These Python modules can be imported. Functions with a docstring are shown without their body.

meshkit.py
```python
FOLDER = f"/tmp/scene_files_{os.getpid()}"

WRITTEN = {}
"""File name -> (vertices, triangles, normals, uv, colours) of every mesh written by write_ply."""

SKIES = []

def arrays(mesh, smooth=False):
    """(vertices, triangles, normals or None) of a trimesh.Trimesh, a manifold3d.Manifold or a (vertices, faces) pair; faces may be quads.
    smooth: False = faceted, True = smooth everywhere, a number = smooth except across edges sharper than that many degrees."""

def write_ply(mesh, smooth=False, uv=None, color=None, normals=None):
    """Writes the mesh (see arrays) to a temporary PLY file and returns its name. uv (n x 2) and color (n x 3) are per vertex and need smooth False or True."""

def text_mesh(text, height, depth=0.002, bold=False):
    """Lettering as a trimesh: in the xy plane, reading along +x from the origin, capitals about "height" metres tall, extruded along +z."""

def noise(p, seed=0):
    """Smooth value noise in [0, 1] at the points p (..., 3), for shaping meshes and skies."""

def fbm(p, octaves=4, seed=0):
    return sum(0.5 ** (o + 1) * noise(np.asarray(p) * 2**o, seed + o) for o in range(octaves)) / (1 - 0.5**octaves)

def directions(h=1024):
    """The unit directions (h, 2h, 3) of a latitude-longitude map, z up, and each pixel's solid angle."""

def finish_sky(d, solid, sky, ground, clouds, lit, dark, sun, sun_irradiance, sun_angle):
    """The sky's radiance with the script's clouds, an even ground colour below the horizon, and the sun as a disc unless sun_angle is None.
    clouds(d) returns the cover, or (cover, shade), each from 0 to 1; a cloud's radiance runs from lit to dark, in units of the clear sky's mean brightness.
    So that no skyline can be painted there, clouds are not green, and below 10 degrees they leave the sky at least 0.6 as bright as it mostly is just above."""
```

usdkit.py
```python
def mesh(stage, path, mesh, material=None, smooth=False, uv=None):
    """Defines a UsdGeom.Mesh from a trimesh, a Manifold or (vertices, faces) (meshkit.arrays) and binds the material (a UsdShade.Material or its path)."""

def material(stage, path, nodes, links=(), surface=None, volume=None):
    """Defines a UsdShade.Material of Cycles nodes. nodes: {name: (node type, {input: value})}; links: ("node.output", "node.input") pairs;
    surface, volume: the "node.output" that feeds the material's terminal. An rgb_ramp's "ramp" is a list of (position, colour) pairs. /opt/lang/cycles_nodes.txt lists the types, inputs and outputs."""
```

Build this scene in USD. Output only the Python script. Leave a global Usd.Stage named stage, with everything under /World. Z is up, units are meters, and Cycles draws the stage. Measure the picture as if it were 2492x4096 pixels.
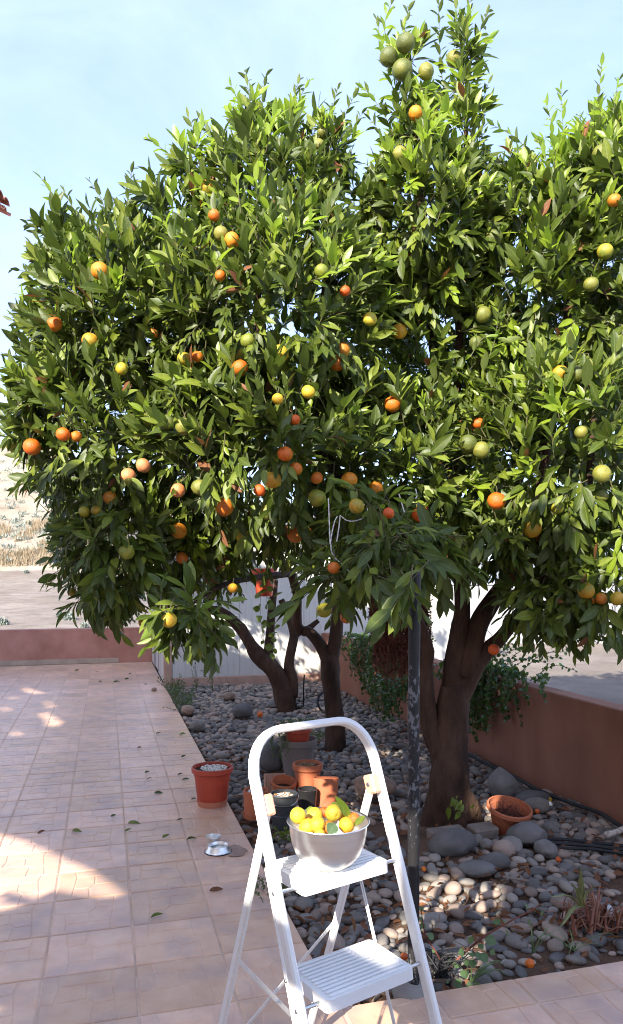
import math, random
import numpy as np, trimesh, usdkit, meshkit
from pxr import Usd, UsdGeom, UsdLux, UsdShade, Gf, Sdf, Vt

stage = Usd.Stage.CreateInMemory()
UsdGeom.SetStageUpAxis(stage, UsdGeom.Tokens.z)
UsdGeom.SetStageMetersPerUnit(stage, 1.0)
UsdGeom.Xform.Define(stage, '/World')
UsdGeom.Scope.Define(stage, '/World/Looks')
rng = np.random.default_rng(7)

# ------------------------------------------------------------------ camera, sky, sun
EYE = 1.5
cam = UsdGeom.Camera.Define(stage, '/World/camera')
cam.AddTranslateOp().Set(Gf.Vec3d(0, 0, EYE)); cam.AddRotateXOp().Set(90.0)
cam.CreateFocalLengthAttr(29.5); cam.CreateHorizontalApertureAttr(24.92); cam.CreateVerticalApertureAttr(40.96)
cam.CreateVerticalApertureOffsetAttr(2.60); cam.CreateClippingRangeAttr(Gf.Vec2f(0.05, 2000))
cam.CreateExposureAttr(1.48)
SUN = np.array([-0.423, -0.906]); SUN /= np.linalg.norm(SUN); ELEV = math.radians(31)
sun_dir = np.array([SUN[0]*math.cos(ELEV), SUN[1]*math.cos(ELEV), math.sin(ELEV)])
SKY = usdkit.material(stage, '/World/Looks/sky_look', {
    's': ('sky_texture', {'sky_type': 'single_scattering', 'sun_disc': False, 'sun_elevation': ELEV, 'sun_rotation': math.atan2(sun_dir[0], sun_dir[1]), 'altitude': 600.0, 'air_density': 1.0, 'aerosol_density': 2.5, 'ozone_density': 2.5}),
    'c': ('texture_coordinate', {}),
    'mp': ('mapping', {'scale': (1.0, 1.0, 2.2), 'rotation': (0.0, 0.5, 0.3)}),
    'n': ('noise_texture', {'scale': 2.3, 'detail': 9.0, 'roughness': 0.6, 'distortion': 0.5}),
    'r': ('rgb_ramp', {'ramp': [(0.30, (.20, .20, .20)), (0.75, (0.58, 0.58, 0.58))]}),
    'm': ('mix', {'color2': (3.1, 3.85, 5.3)}),
    'tint': ('mix', {'mix_type': 'multiply', 'fac': 1.0, 'color2': (.98, .95, 1.03)}),
    'b': ('background_shader', {'strength': 0.15})},
    [('c.generated', 'mp.vector'), ('mp.vector', 'n.vector'), ('n.fac', 'r.fac'), ('r.color', 'm.fac'), ('s.color', 'm.color1'), ('m.color', 'tint.color1'), ('tint.color', 'b.color')], surface='b.background')
dome = UsdLux.DomeLight.Define(stage, '/World/sky'); dome.CreateIntensityAttr(1.0)
UsdShade.MaterialBindingAPI.Apply(dome.GetPrim()).Bind(SKY)
dome.GetPrim().SetCustomDataByKey('kind', 'structure')
sun = UsdLux.DistantLight.Define(stage, '/World/sun')
sun.CreateNormalizeAttr(True); sun.CreateIntensityAttr(1.25); sun.CreateAngleAttr(0.5); sun.CreateColorAttr(Gf.Vec3f(1.0, 0.93, 0.82))
zax = Gf.Vec3d(*sun_dir); xax = Gf.Cross(Gf.Vec3d(0, 0, 1), zax).GetNormalized(); yax = Gf.Cross(zax, xax)
sun.AddTransformOp().Set(Gf.Matrix4d(xax[0], xax[1], xax[2], 0, yax[0], yax[1], yax[2], 0, zax[0], zax[1], zax[2], 0, 0, 0, 8, 1))

# ------------------------------------------------------------------ survey helpers (photo measurements -> metres)
FPX, CX, HY = 2950.0, 1246.0, 2308.0
def G(sx, sy, z=0.0):
    y = FPX*(EYE-z)/(sy-HY); return np.array([(sx-CX)/FPX*y, y, z])
def P(sx, sy, y): return np.array([(sx-CX)/FPX*y, y, EYE-(sy-HY)/FPX*y])
K = 1.6624
def PD(dx, dy, y): return P(dx*K, dy*K, y)
TH = math.radians(15.6); GU = np.array([-math.sin(TH), math.cos(TH)]); GV = np.array([math.cos(TH), math.sin(TH)])
def UV(u, v, z=0.0): q = u*GU+v*GV; return np.array([q[0], q[1], z])

# ------------------------------------------------------------------ scene helpers
used = {}
def numbered(parent, name):
    k = (parent, name); n = used.get(k, -1)+1; used[k] = n
    return name if n == 0 else '%s_%03d' % (name, n)
LOC = {}
def setdata(p, label=None, cat=None, group=None, kind=None):
    for k, v in (('label', label), ('category', cat), ('group', group), ('kind', kind)):
        if v: p.SetCustomDataByKey(k, v)
def thing(name, label=None, cat=None, loc=(0, 0, 0), group=None, kind=None):
    path = '/World/'+numbered('/World', name)
    x = UsdGeom.Xform.Define(stage, path); x.AddTranslateOp().Set(Gf.Vec3d(*map(float, loc)))
    setdata(x.GetPrim(), label, cat, group, kind); LOC[path] = np.array(loc, float)
    return path
def vf(m):
    if hasattr(m, 'to_mesh'):
        q = m.to_mesh(); return np.array(q.vert_properties[:, :3]), np.array(q.tri_verts)
    if isinstance(m, (tuple, list)): return np.asarray(m[0], float), np.asarray(m[1], int)
    return np.array(m.vertices), np.array(m.faces)
def part(name, mesh, mat, parent, smooth=False, label=None, kind=None, uv=None):
    path = parent+'/'+numbered(parent, name)
    base = parent if parent in LOC else parent.rsplit('/', 1)[0]
    v, f = vf(mesh); v = v-LOC[base]
    m = usdkit.mesh(stage, path, (v, f), mat, smooth=smooth, uv=uv)
    setdata(m.GetPrim(), label, None, None, kind)
    return path
def obj(name, mesh, mat, label=None, cat=None, group=None, kind=None, smooth=False, loc=None, uv=None):
    path = '/World/'+numbered('/World', name)
    v, f = vf(mesh)
    if loc is None:
        c = (v.min(0)+v.max(0))/2; loc = np.array([c[0], c[1], v[:, 2].min()])
    m = usdkit.mesh(stage, path, (v-loc, f), mat, smooth=smooth, uv=uv)
    m.AddTranslateOp().Set(Gf.Vec3d(*map(float, loc)))
    setdata(m.GetPrim(), label, cat, group, kind); LOC[path] = np.array(loc, float)
    return path
def cat_(ms):
    vs, fs, o = [], [], 0
    for m in ms:
        v, f = vf(m)
        if f.shape[1] == 4: f = np.vstack([f[:, [0, 1, 2]], f[:, [0, 2, 3]]])
        vs.append(v); fs.append(f+o); o += len(v)
    return np.vstack(vs), np.vstack(fs)
def cbox(size, c=(0, 0, 0), b=0.003, R=None):
    s = np.array(size)/2; b = min(b, s.min()*0.9); pts = []
    for sx in (-1, 1):
        for sy in (-1, 1):
            for sz in (-1, 1):
                q = np.array([sx, sy, sz])
                for k in range(3):
                    t = s.copy(); d = np.full(3, b); d[k] = 0; pts.append(q*(t-d))
    pts = np.array(pts)
    h = trimesh.convex.convex_hull(pts); v = np.array(h.vertices)
    if R is not None: v = v @ np.asarray(R).T
    return v+np.asarray(c, float), np.array(h.faces)
def rotz(a): c, s = math.cos(a), math.sin(a); return np.array([[c, -s, 0], [s, c, 0], [0, 0, 1.0]])
def rotx(a): c, s = math.cos(a), math.sin(a); return np.array([[1.0, 0, 0], [0, c, -s], [0, s, c]])
def roty(a): c, s = math.cos(a), math.sin(a); return np.array([[c, 0, s], [0, 1.0, 0], [-s, 0, c]])
def nrm(a): a = np.asarray(a, float); return a/np.maximum(np.linalg.norm(a, axis=-1, keepdims=True), 1e-9)
def tube(pts, rad, n=8, caps=True):
    pts = np.asarray(pts, float); m = len(pts); rad = np.broadcast_to(np.asarray(rad, float), (m,))
    T = nrm(np.gradient(pts, axis=0)); up = np.array([0, 0, 1.0]) if abs(T[0, 2]) < .9 else np.array([1.0, 0, 0])
    N = nrm(up-T[0]*(up@T[0])); V = []
    a = np.arange(n)/n*2*math.pi
    for i in range(m):
        N = nrm(N-T[i]*(N@T[i])); B = np.cross(T[i], N)
        V.append(pts[i]+rad[i]*(np.cos(a)[:, None]*N+np.sin(a)[:, None]*B))
    V = np.vstack(V); F = []
    for i in range(m-1):
        for k in range(n):
            a0, a1 = i*n+k, i*n+(k+1) % n
            F += [(a0, a1, a1+n), (a0, a1+n, a0+n)]
    if caps:
        V = np.vstack([V, pts[0], pts[-1]]); c0, c1 = len(V)-2, len(V)-1
        for k in range(n):
            F.append((c0, (k+1) % n, k)); F.append((c1, (m-1)*n+k, (m-1)*n+(k+1) % n))
    return V, np.array(F)
def sweep(path, prof, N, closed_caps=True):
    """rectangular section swept along a plane path; prof (k,2): (in plane, along N)"""
    path = np.asarray(path, float); T = nrm(np.gradient(path, axis=0)); N = nrm(N); k = len(prof); V = []
    for p, t in zip(path, T):
        b = nrm(np.cross(N, t)); V.append(p+prof[:, :1]*b+prof[:, 1:]*N)
    V = np.vstack(V); F = []
    for i in range(len(path)-1):
        for j in range(k):
            a0, a1 = i*k+j, i*k+(j+1) % k; F += [(a0, a0+k, a1+k), (a0, a1+k, a1)]
    e = (len(path)-1)*k
    for j in range(1, k-1): F += [(0, j, j+1), (e, e+j+1, e+j)]
    return V, np.array(F)
def rectprof(w, h, b=0.004):
    x, y = w/2, h/2
    return np.array([(-x+b, -y), (x-b, -y), (x, -y+b), (x, y-b), (x-b, y), (-x+b, y), (-x, y-b), (-x, -y+b)])
def lathe(prof, n=40, c=(0, 0, 0), R=None):
    prof = np.asarray(prof, float); m = len(prof); a = np.arange(n)/n*2*math.pi
    V = np.stack([prof[:, 0][:, None]*np.cos(a), prof[:, 0][:, None]*np.sin(a), np.repeat(prof[:, 1][:, None], n, 1)], -1).reshape(-1, 3); F = []
    for i in range(m-1):
        for k in range(n):
            a0, a1 = i*n+k, i*n+(k+1) % n; F += [(a0, a1, a1+n), (a0, a1+n, a0+n)]
    if R is not None: V = V @ np.asarray(R).T
    return V+np.asarray(c, float), np.array(F)
def bar(a, b, w, t, N):
    a, b = np.asarray(a, float), np.asarray(b, float)
    return sweep(np.array([a, (a+b)/2, b]), rectprof(w, t, min(w, t)*.2), N)
def smoothpath(pts, n=24):
    pts = np.asarray(pts, float); m = len(pts); out = []
    q = np.vstack([2*pts[0]-pts[1], pts, 2*pts[-1]-pts[-2]])
    for t in np.linspace(0, m-1-1e-9, n):
        i = int(t); f = t-i; p0, p1, p2, p3 = q[i], q[i+1], q[i+2], q[i+3]
        out.append(.5*(2*p1+(p2-p0)*f+(2*p0-5*p1+4*p2-p3)*f*f+(3*p1-p0-3*p2+p3)*f**3))
    return np.array(out)

# ------------------------------------------------------------------ materials
def pbr(name, c1, c2, scale=6.0, rough=0.6, bump=0.15, bscale=40.0, spec=0.5, detail=5.0, rnd=0.0, metal=0.0, c3=None, s3=1.2, dist=0.01, stretch=None, ramp=(.35, .65)):
    nodes = {'g': ('geometry', {}), 'n': ('noise_texture', {'scale': scale, 'detail': detail, 'roughness': .6}),
             'r': ('rgb_ramp', {'ramp': [(ramp[0], c1), (ramp[1], c2)]}),
             'nb': ('noise_texture', {'scale': bscale, 'detail': 6.0, 'roughness': .65}), 'b': ('bump', {'strength': bump, 'distance': dist}),
             'p': ('principled_bsdf', {'roughness': rough, 'specular_ior_level': spec, 'metallic': metal})}
    src = 'g.position'; links = []
    if stretch is not None:
        nodes['mp'] = ('mapping', {'scale': stretch}); links += [('g.position', 'mp.vector')]; src = 'mp.vector'
    links += [(src, 'n.vector'), ('n.fac', 'r.fac'), (src, 'nb.vector'), ('nb.fac', 'b.height'), ('b.normal', 'p.normal')]
    col = 'r.color'
    if c3 is not None:
        nodes['n3'] = ('noise_texture', {'scale': s3, 'detail': 4.0}); nodes['r3'] = ('rgb_ramp', {'ramp': [(.45, (0, 0, 0)), (.7, (.8, .8, .8))]}); nodes['m3'] = ('mix', {'color2': c3})
        links += [('g.position', 'n3.vector'), ('n3.fac', 'r3.fac'), ('r3.color', 'm3.fac'), (col, 'm3.color1')]; col = 'm3.color'
    if rnd:
        nodes['o'] = ('object_info', {}); nodes['rr'] = ('map_range', {'from_min': 0.0, 'from_max': 1.0, 'to_min': 1-rnd, 'to_max': 1+rnd}); nodes['h'] = ('hsv', {'hue': .5, 'saturation': 1.0, 'fac': 1.0})
        links += [('o.random', 'rr.value'), ('rr.result', 'h.value'), (col, 'h.color')]; col = 'h.color'
    links.append((col, 'p.base_color'))
    return usdkit.material(stage, '/World/Looks/'+name, nodes, links, surface='p.BSDF')
def leafmat(name, ca, cb, under, rib, rough=0.34, trans=.11, tcol=(.22, .34, .04), spec=.5):
    nodes = {'g': ('geometry', {}), 'r': ('rgb_ramp', {'ramp': [(0, ca), (.72, cb), (1, tuple(np.array(cb)*1.5))]}),
             'n': ('noise_texture', {'scale': 55.0, 'detail': 4.0}), 'nr': ('rgb_ramp', {'ramp': [(.3, (.82, .82, .82)), (.7, (1.18, 1.18, 1.18))]}), 'nm': ('mix', {'mix_type': 'multiply', 'fac': 1.0}),
             'u': ('uvmap', {'attribute': 'st'}), 'sx': ('separate_xyz', {}), 'ab': ('math', {'math_type': 'absolute'}), 'lt': ('math', {'math_type': 'less_than', 'value2': 0.055}),
             'mr': ('math', {'math_type': 'multiply', 'value2': .6}), 'mm': ('mix', {'color2': rib}), 'mu': ('mix', {'color2': under}), 'bf': ('math', {'math_type': 'multiply', 'value2': .75}),
             'b': ('bump', {'strength': .22, 'distance': .004}), 'nb': ('noise_texture', {'scale': 120.0, 'detail': 3.0}),
             'p': ('principled_bsdf', {'roughness': rough, 'specular_ior_level': spec}), 't': ('translucent_bsdf', {'color': tcol}), 'mx': ('mix_closure', {'fac': trans})}
    links = [('g.random_per_island', 'r.fac'), ('g.position', 'n.vector'), ('n.fac', 'nr.fac'), ('r.color', 'nm.color1'), ('nr.color', 'nm.color2'),
             ('u.UV', 'sx.vector'), ('sx.y', 'ab.value1'), ('ab.value', 'lt.value1'), ('lt.value', 'mr.value1'), ('mr.value', 'mm.fac'), ('nm.color', 'mm.color1'),
             ('g.backfacing', 'bf.value1'), ('bf.value', 'mu.fac'), ('mm.color', 'mu.color1'), ('mu.color', 'p.base_color'),
             ('g.position', 'nb.vector'), ('nb.fac', 'b.height'), ('b.normal', 'p.normal'), ('p.BSDF', 'mx.closure1'), ('t.BSDF', 'mx.closure2')]
    return usdkit.material(stage, '/World/Looks/'+name, nodes, links, surface='mx.closure')
M = {}
M['leaf'] = leafmat('leaf_dark', (.044, .066, .006), (.115, .145, .014), (.085, .115, .03), (.16, .18, .06), rough=.46, spec=.32)
M['leaf_mid'] = leafmat('leaf_mid', (.118, .150, .014), (.195, .222, .030), (.12, .155, .045), (.22, .24, .09), rough=.48, spec=.32)
M['leaf_new'] = leafmat('leaf_new', (.17, .235, .016), (.235, .30, .026), (.18, .27, .05), (.28, .36, .08), rough=.4, trans=.35, tcol=(.42, .60, .05))
M['leaf_dry'] = leafmat('leaf_dry', (.15, .062, .028), (.24, .115, .05), (.26, .13, .06), (.30, .18, .09), rough=.6, trans=.1, tcol=(.4, .15, .04), spec=.2)
M['jade'] = leafmat('leaf_jade', (.035, .085, .015), (.07, .15, .022), (.08, .14, .03), (.08, .14, .03), rough=.4, trans=.12)
M['round'] = leafmat('leaf_round', (.07, .12, .045), (.11, .17, .07), (.17, .22, .11), (.16, .20, .09), rough=.5, trans=.22)
M['lemon'] = leafmat('leaf_small', (.035, .065, .012), (.07, .11, .02), (.09, .13, .04), (.09, .13, .04))
M['bark'] = pbr('bark', (.050, .027, .017), (.115, .064, .041), 9, .85, 1.0, 30, .2, dist=.045, c3=(.030, .018, .012), s3=3, stretch=(1, 1, .35))
M['twig'] = pbr('twig_bark', (.07, .075, .03), (.12, .10, .05), 12, .7, .2, 60, .3)
M['soil'] = pbr('soil', (.10, .058, .038), (.22, .135, .092), 5, .95, .9, 60, .1, dist=.03, c3=(.07, .045, .032), s3=1.6)
M['potsoil'] = pbr('pot_soil', (.03, .02, .015), (.09, .06, .04), 60, .95, .8, 150, .1)
M['white_metal'] = pbr('white_enamel', (.72, .705, .67), (.76, .745, .715), 4, .34, .05, 30, .5, c3=(.66, .64, .59), s3=2.5)
M['white_plastic'] = pbr('white_plastic', (.68, .675, .655), (.72, .715, .70), 5, .42, .05, 60, .5)
M['steel_rod'] = pbr('steel_rod', (.55, .54, .52), (.65, .64, .62), 20, .28, .05, 60, metal=1.0)
M['peach'] = pbr('peach_plastic', (.80, .36, .20), (.84, .42, .25), 8, .4, .05, 40)
M['stainless'] = pbr('brushed_steel', (.74, .71, .66), (.82, .79, .74), 3, .30, .10, 26, metal=1.0, stretch=(1, 1, 26), dist=.002)
M['black_paint'] = usdkit.material(stage, '/World/Looks/chipped_black_paint', {
    'g': ('geometry', {}), 'mp': ('mapping', {'scale': (1, 1, .55)}), 'n': ('noise_texture', {'scale': 60.0, 'detail': 5.0, 'roughness': .68}), 'n2': ('noise_texture', {'scale': 2.3, 'detail': 2.0}),
    'a': ('math', {'math_type': 'multiply_add', 'value2': .75}), 'r': ('rgb_ramp', {'ramp': [(.995, (.016, .016, .017)), (1.01, (.34, .35, .37))]}), 'nb': ('noise_texture', {'scale': 60.0, 'detail': 5.0}), 'b': ('bump', {'strength': .5, 'distance': .004}),
    'p': ('principled_bsdf', {'roughness': .42, 'specular_ior_level': .3})},
    [('g.position', 'mp.vector'), ('mp.vector', 'n.vector'), ('g.position', 'n2.vector'), ('n2.fac', 'a.value1'), ('n.fac', 'a.value3'), ('a.value', 'r.fac'), ('r.color', 'p.base_color'), ('g.position', 'nb.vector'), ('nb.fac', 'b.height'), ('b.normal', 'p.normal')], surface='p.BSDF')
for k in range(4):
    f = (1.0, 1.07, .94, 1.02)[k]; h = (0, .012, -.006, .006)[k]
    M['tile%d' % k] = pbr('floor_tile_%d' % k, tuple(np.array((.60, .355, .222+h))*f), tuple(np.array((.68, .44, .292+h))*f), 9, .36, .35, 70, .5, dist=.004, c3=tuple(np.array((.45, .30, .24))*f), s3=5.5, rnd=.085)
M['grout'] = pbr('grout', (.60, .42, .30), (.70, .52, .39), 14, .9, .3, 80, .2, c3=(.42, .30, .22), s3=4)
M['kerb'] = pbr('skirting_tile', (.36, .29, .23), (.45, .37, .30), 6, .6, .2, 50)
M['salmon'] = pbr('salmon_plaster', (.44, .22, .175), (.52, .28, .225), 3, .9, .5, 160, .15, c3=(.30, .135, .10), s3=1.6)
M['terra_wall'] = pbr('terracotta_plaster', (.27, .115, .072), (.34, .152, .096), 3, .85, .5, 120, .2, c3=(.215, .098, .064), s3=1.1, stretch=(1, 1, .25))
M['white_wall'] = pbr('whitewash', (.27, .275, .295), (.34, .345, .365), 1.6, .9, .3, 20, .1, c3=(.22, .22, .23), s3=.8)
M['panel'] = pbr('shed_panel', (.50, .49, .45), (.56, .55, .505), 1.3, .5, .05, 20, .4, c3=(.44, .415, .37), s3=1.0)
M['shed_trim'] = pbr('shed_trim', (.36, .22, .16), (.44, .29, .22), 6, .7, .2, 40)
M['dark_frame'] = pbr('dark_frame', (.16, .15, .14), (.22, .21, .2), 6, .5, .1, 40)
M['lot'] = pbr('dusty_ground', (.165, .138, .115), (.26, .222, .19), 1.4, .95, .7, 12, .1, detail=9, dist=.05, c3=(.14, .115, .09), s3=.35)
M['hill'] = pbr('dry_hill', (.20, .165, .12), (.32, .275, .215), .45, .95, .8, 5, .05, detail=10, dist=.15, c3=(.35, .305, .24), s3=.12)
M['drygrass'] = pbr('dry_grass', (.20, .155, .095), (.30, .24, .16), .8, .9, 0, 10, .1)
M['terracotta'] = pbr('terracotta', (.40, .115, .050), (.48, .155, .072), 9, .75, .25, 80, .25, c3=(.33, .11, .055), s3=9)
M['terra_pale'] = pbr('terracotta_pale', (.46, .17, .10), (.54, .22, .13), 9, .75, .25, 80, .25)
M['red_plastic'] = pbr('red_plastic', (.36, .045, .022), (.41, .062, .030), 5, .45, .08, 60, .4)
M['orange_plastic'] = pbr('orange_red_plastic', (.56, .065, .022), (.62, .085, .032), 5, .4, .05, 60, .4)
M['grey_pot'] = pbr('grey_brown_pot', (.17, .135, .115), (.22, .175, .15), 6, .7, .15, 60, .3)
M['black_pot'] = pbr('black_pot', (.012, .012, .013), (.025, .024, .024), 8, .25, .1, 40, .5)
M['bucket'] = pbr('dark_bucket', (.055, .058, .062), (.11, .115, .12), 9, .45, .15, 50, metal=.7)
M['hose'] = pbr('black_hose', (.008, .008, .009), (.018, .018, .019), 12, .65, .2, 60, .4)
M['brick'] = pbr('pink_brick', (.40, .22, .155), (.48, .29, .21), 12, .85, .3, 70, .2)
M['block'] = pbr('stone_block', (.17, .135, .11), (.25, .205, .17), 12, .9, .6, 60, .15)
M['gravel'] = pbr('white_gravel', (.55, .50, .43), (.72, .68, .60), 40, .9, .2, 90, .2)
M['st0'] = pbr('stone_grey', (.150, .132, .113), (.22, .195, .168), 9, .78, .8, 70, .3, rnd=.3, dist=.006)
M['st1'] = pbr('stone_bluegrey', (.108, .100, .092), (.158, .147, .136), 9, .75, .8, 70, .3, rnd=.3, dist=.006)
M['st2'] = pbr('stone_tan', (.225, .165, .128), (.30, .228, .18), 9, .8, .75, 70, .3, rnd=.25, dist=.006)
M['st3'] = pbr('stone_pale', (.27, .225, .185), (.34, .29, .24), 9, .8, .75, 70, .3, rnd=.2, dist=.006)
M['st4'] = pbr('stone_brown', (.22, .145, .10), (.32, .22, .16), 9, .8, .5, 60, .3, rnd=.2, dist=.006)
M['rope'] = pbr('white_twine', (.66, .64, .60), (.76, .74, .70), 60, .9, .4, 300, .1)
M['drystem'] = pbr('dry_brown_stem', (.095, .036, .026), (.20, .075, .05), 25, .8, .2, 90, .2)
M['rust'] = pbr('rusty_pipe', (.10, .065, .05), (.17, .11, .085), 12, .7, .3, 60, .3)
M['birch'] = pbr('pale_stick', (.45, .40, .34), (.60, .54, .47), 25, .85, .4, 90, .2, c3=(.12, .10, .08), s3=40)
M['aloe_red'] = pbr('aloe_red', (.19, .065, .040), (.27, .12, .065), 14, .5, .15, 60, .4)
M['aloe_green'] = pbr('aloe_green', (.13, .13, .05), (.19, .20, .07), 14, .45, .15, 60, .4)
M['grassblade'] = pbr('grass_blade', (.09, .15, .05), (.15, .22, .08), 14, .6, 0, 60, .3)
M['ceramic'] = pbr('blue_white_shard', (.55, .62, .66), (.72, .76, .78), 12, .25, .05, 60, .5, c3=(.10, .22, .40), s3=30)
M['rooftile'] = pbr('roof_tile', (.36, .14, .085), (.48, .21, .14), 7, .85, .4, 50, .2, rnd=.12)
M['house'] = pbr('house_plaster', (.60, .50, .42), (.66, .56, .47), 3, .9, .3, 90, .15)
M['wood'] = pbr('pergola_wood', (.24, .14, .08), (.33, .20, .12), 6, .7, .3, 40, .3)
def fruitmat(name, ca, cb, cc, rough=.42):
    """peel: two ripening colours in broad patches, pores, a blush that differs from fruit to fruit"""
    return usdkit.material(stage, '/World/Looks/'+name, {
        'g': ('geometry', {}), 'o': ('object_info', {}), 'n': ('noise_texture', {'scale': 14.0, 'detail': 2.0}), 'a': ('math', {'math_type': 'multiply_add', 'value2': .5, 'value3': -.22}), 's': ('math', {'math_type': 'add'}),
        'r': ('rgb_ramp', {'ramp': [(.28, ca), (.52, cb), (.8, cc)]}), 'v': ('noise_texture', {'scale': 330.0, 'detail': 2.0}), 'vr': ('rgb_ramp', {'ramp': [(.3, (.8, .8, .8)), (.65, (1.12, 1.12, 1.12))]}), 'mu': ('mix', {'mix_type': 'multiply', 'fac': .8}),
        'b': ('bump', {'strength': .6, 'distance': .004}), 'p': ('principled_bsdf', {'roughness': rough, 'specular_ior_level': .45, 'subsurface_weight': .12, 'subsurface_scale': .006})},
        [('g.position', 'n.vector'), ('o.random', 'a.value1'), ('n.fac', 's.value1'), ('a.value', 's.value2'), ('s.value', 'r.fac'), ('g.position', 'v.vector'), ('v.fac', 'vr.fac'), ('r.color', 'mu.color1'), ('vr.color', 'mu.color2'), ('mu.color', 'p.base_color'), ('v.fac', 'b.height'), ('b.normal', 'p.normal')], surface='p.BSDF')
M['f_g'] = fruitmat('peel_green', (.085, .105, .022), (.135, .150, .026), (.21, .20, .032))
M['f_yg'] = fruitmat('peel_yellow_green', (.17, .20, .022), (.30, .27, .025), (.48, .28, .02))
M['f_y'] = fruitmat('peel_yellow', (.36, .32, .03), (.55, .36, .025), (.62, .30, .02))
M['f_yo'] = fruitmat('peel_turning', (.26, .23, .02), (.50, .24, .015), (.60, .20, .012))
M['f_o'] = fruitmat('peel_orange', (.40, .17, .014), (.50, .14, .010), (.54, .105, .008))
M['f_d'] = fruitmat('peel_deep_orange', (.50, .095, .010), (.56, .085, .010), (.60, .13, .012))
M['f_b'] = fruitmat('peel_bowl_yellow', (.40, .38, .035), (.58, .43, .03), (.66, .37, .02))
# ------------------------------------------------------------------ terrain
def hfun(x, y):
    yy = np.maximum(y, 1.0); a = x/yy
    s = np.clip((-.06-a)/.30, 0, 1); s = s*s*(3-2*s)
    hl = np.interp(y, [0, 22, 30, 40, 47, 50, 56, 64, 75, 90, 110, 140, 400], [-.08, -.08, .25, .9, 1.5, 2.0, 4.6, 6.8, 10.6, 17.0, 20, 19, 10])
    hr = np.interp(y, [0, 20, 40, 120, 400, 900], [-.08, -.08, -.6, -5, -16, -30])
    h = hl*s+hr*(1-s)
    n = meshkit.fbm(np.stack([x*.12, y*.12, 0*x], -1), 5, 3)-.5
    amp = np.interp(y, [0, 20, 45, 55, 90, 400], [0, .0, .25, 1.3, 2.0, 4.0])*np.clip(s+.2, 0, 1)
    nn = (meshkit.fbm(np.stack([x*1.6, y*1.6, 0*x], -1), 4, 9)-.5)*np.interp(y, [0, 14, 20], [0, .0, .10])*.9
    return h+n*amp+nn
xs = np.unique(np.concatenate([np.linspace(-420, -60, 25), np.linspace(-60, 20, 200), np.linspace(20, 420, 25)]))
ys = np.unique(np.concatenate([np.linspace(-80, 12, 12), np.linspace(12, 40, 90), np.linspace(40, 100, 120), np.linspace(100, 900, 40)]))
X, Y = np.meshgrid(xs, ys); Z = hfun(X, Y); nx, ny = len(xs), len(ys)
ii = (np.arange(ny-1)[:, None]*nx+np.arange(nx-1)[None]).ravel()
TV = np.stack([X.ravel(), Y.ravel(), Z.ravel()], -1); TF = np.vstack([np.stack([ii, ii+1, ii+1+nx], -1), np.stack([ii, ii+1+nx, ii+nx], -1)])
cy = TV[TF].mean(1)[:, 1]; cx_ = TV[TF].mean(1)[:, 0]
far = (cy > 49.5) & (cx_ < 0)
def sub(V, F):
    k = np.unique(F); r = np.full(len(V), -1); r[k] = np.arange(len(k)); return V[k], r[F]
obj('dusty_ground', sub(TV, TF[~far]), M['lot'], kind='structure', smooth=True)
obj('dry_hill', sub(TV, TF[far]), M['hill'], kind='structure', smooth=True)
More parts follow.
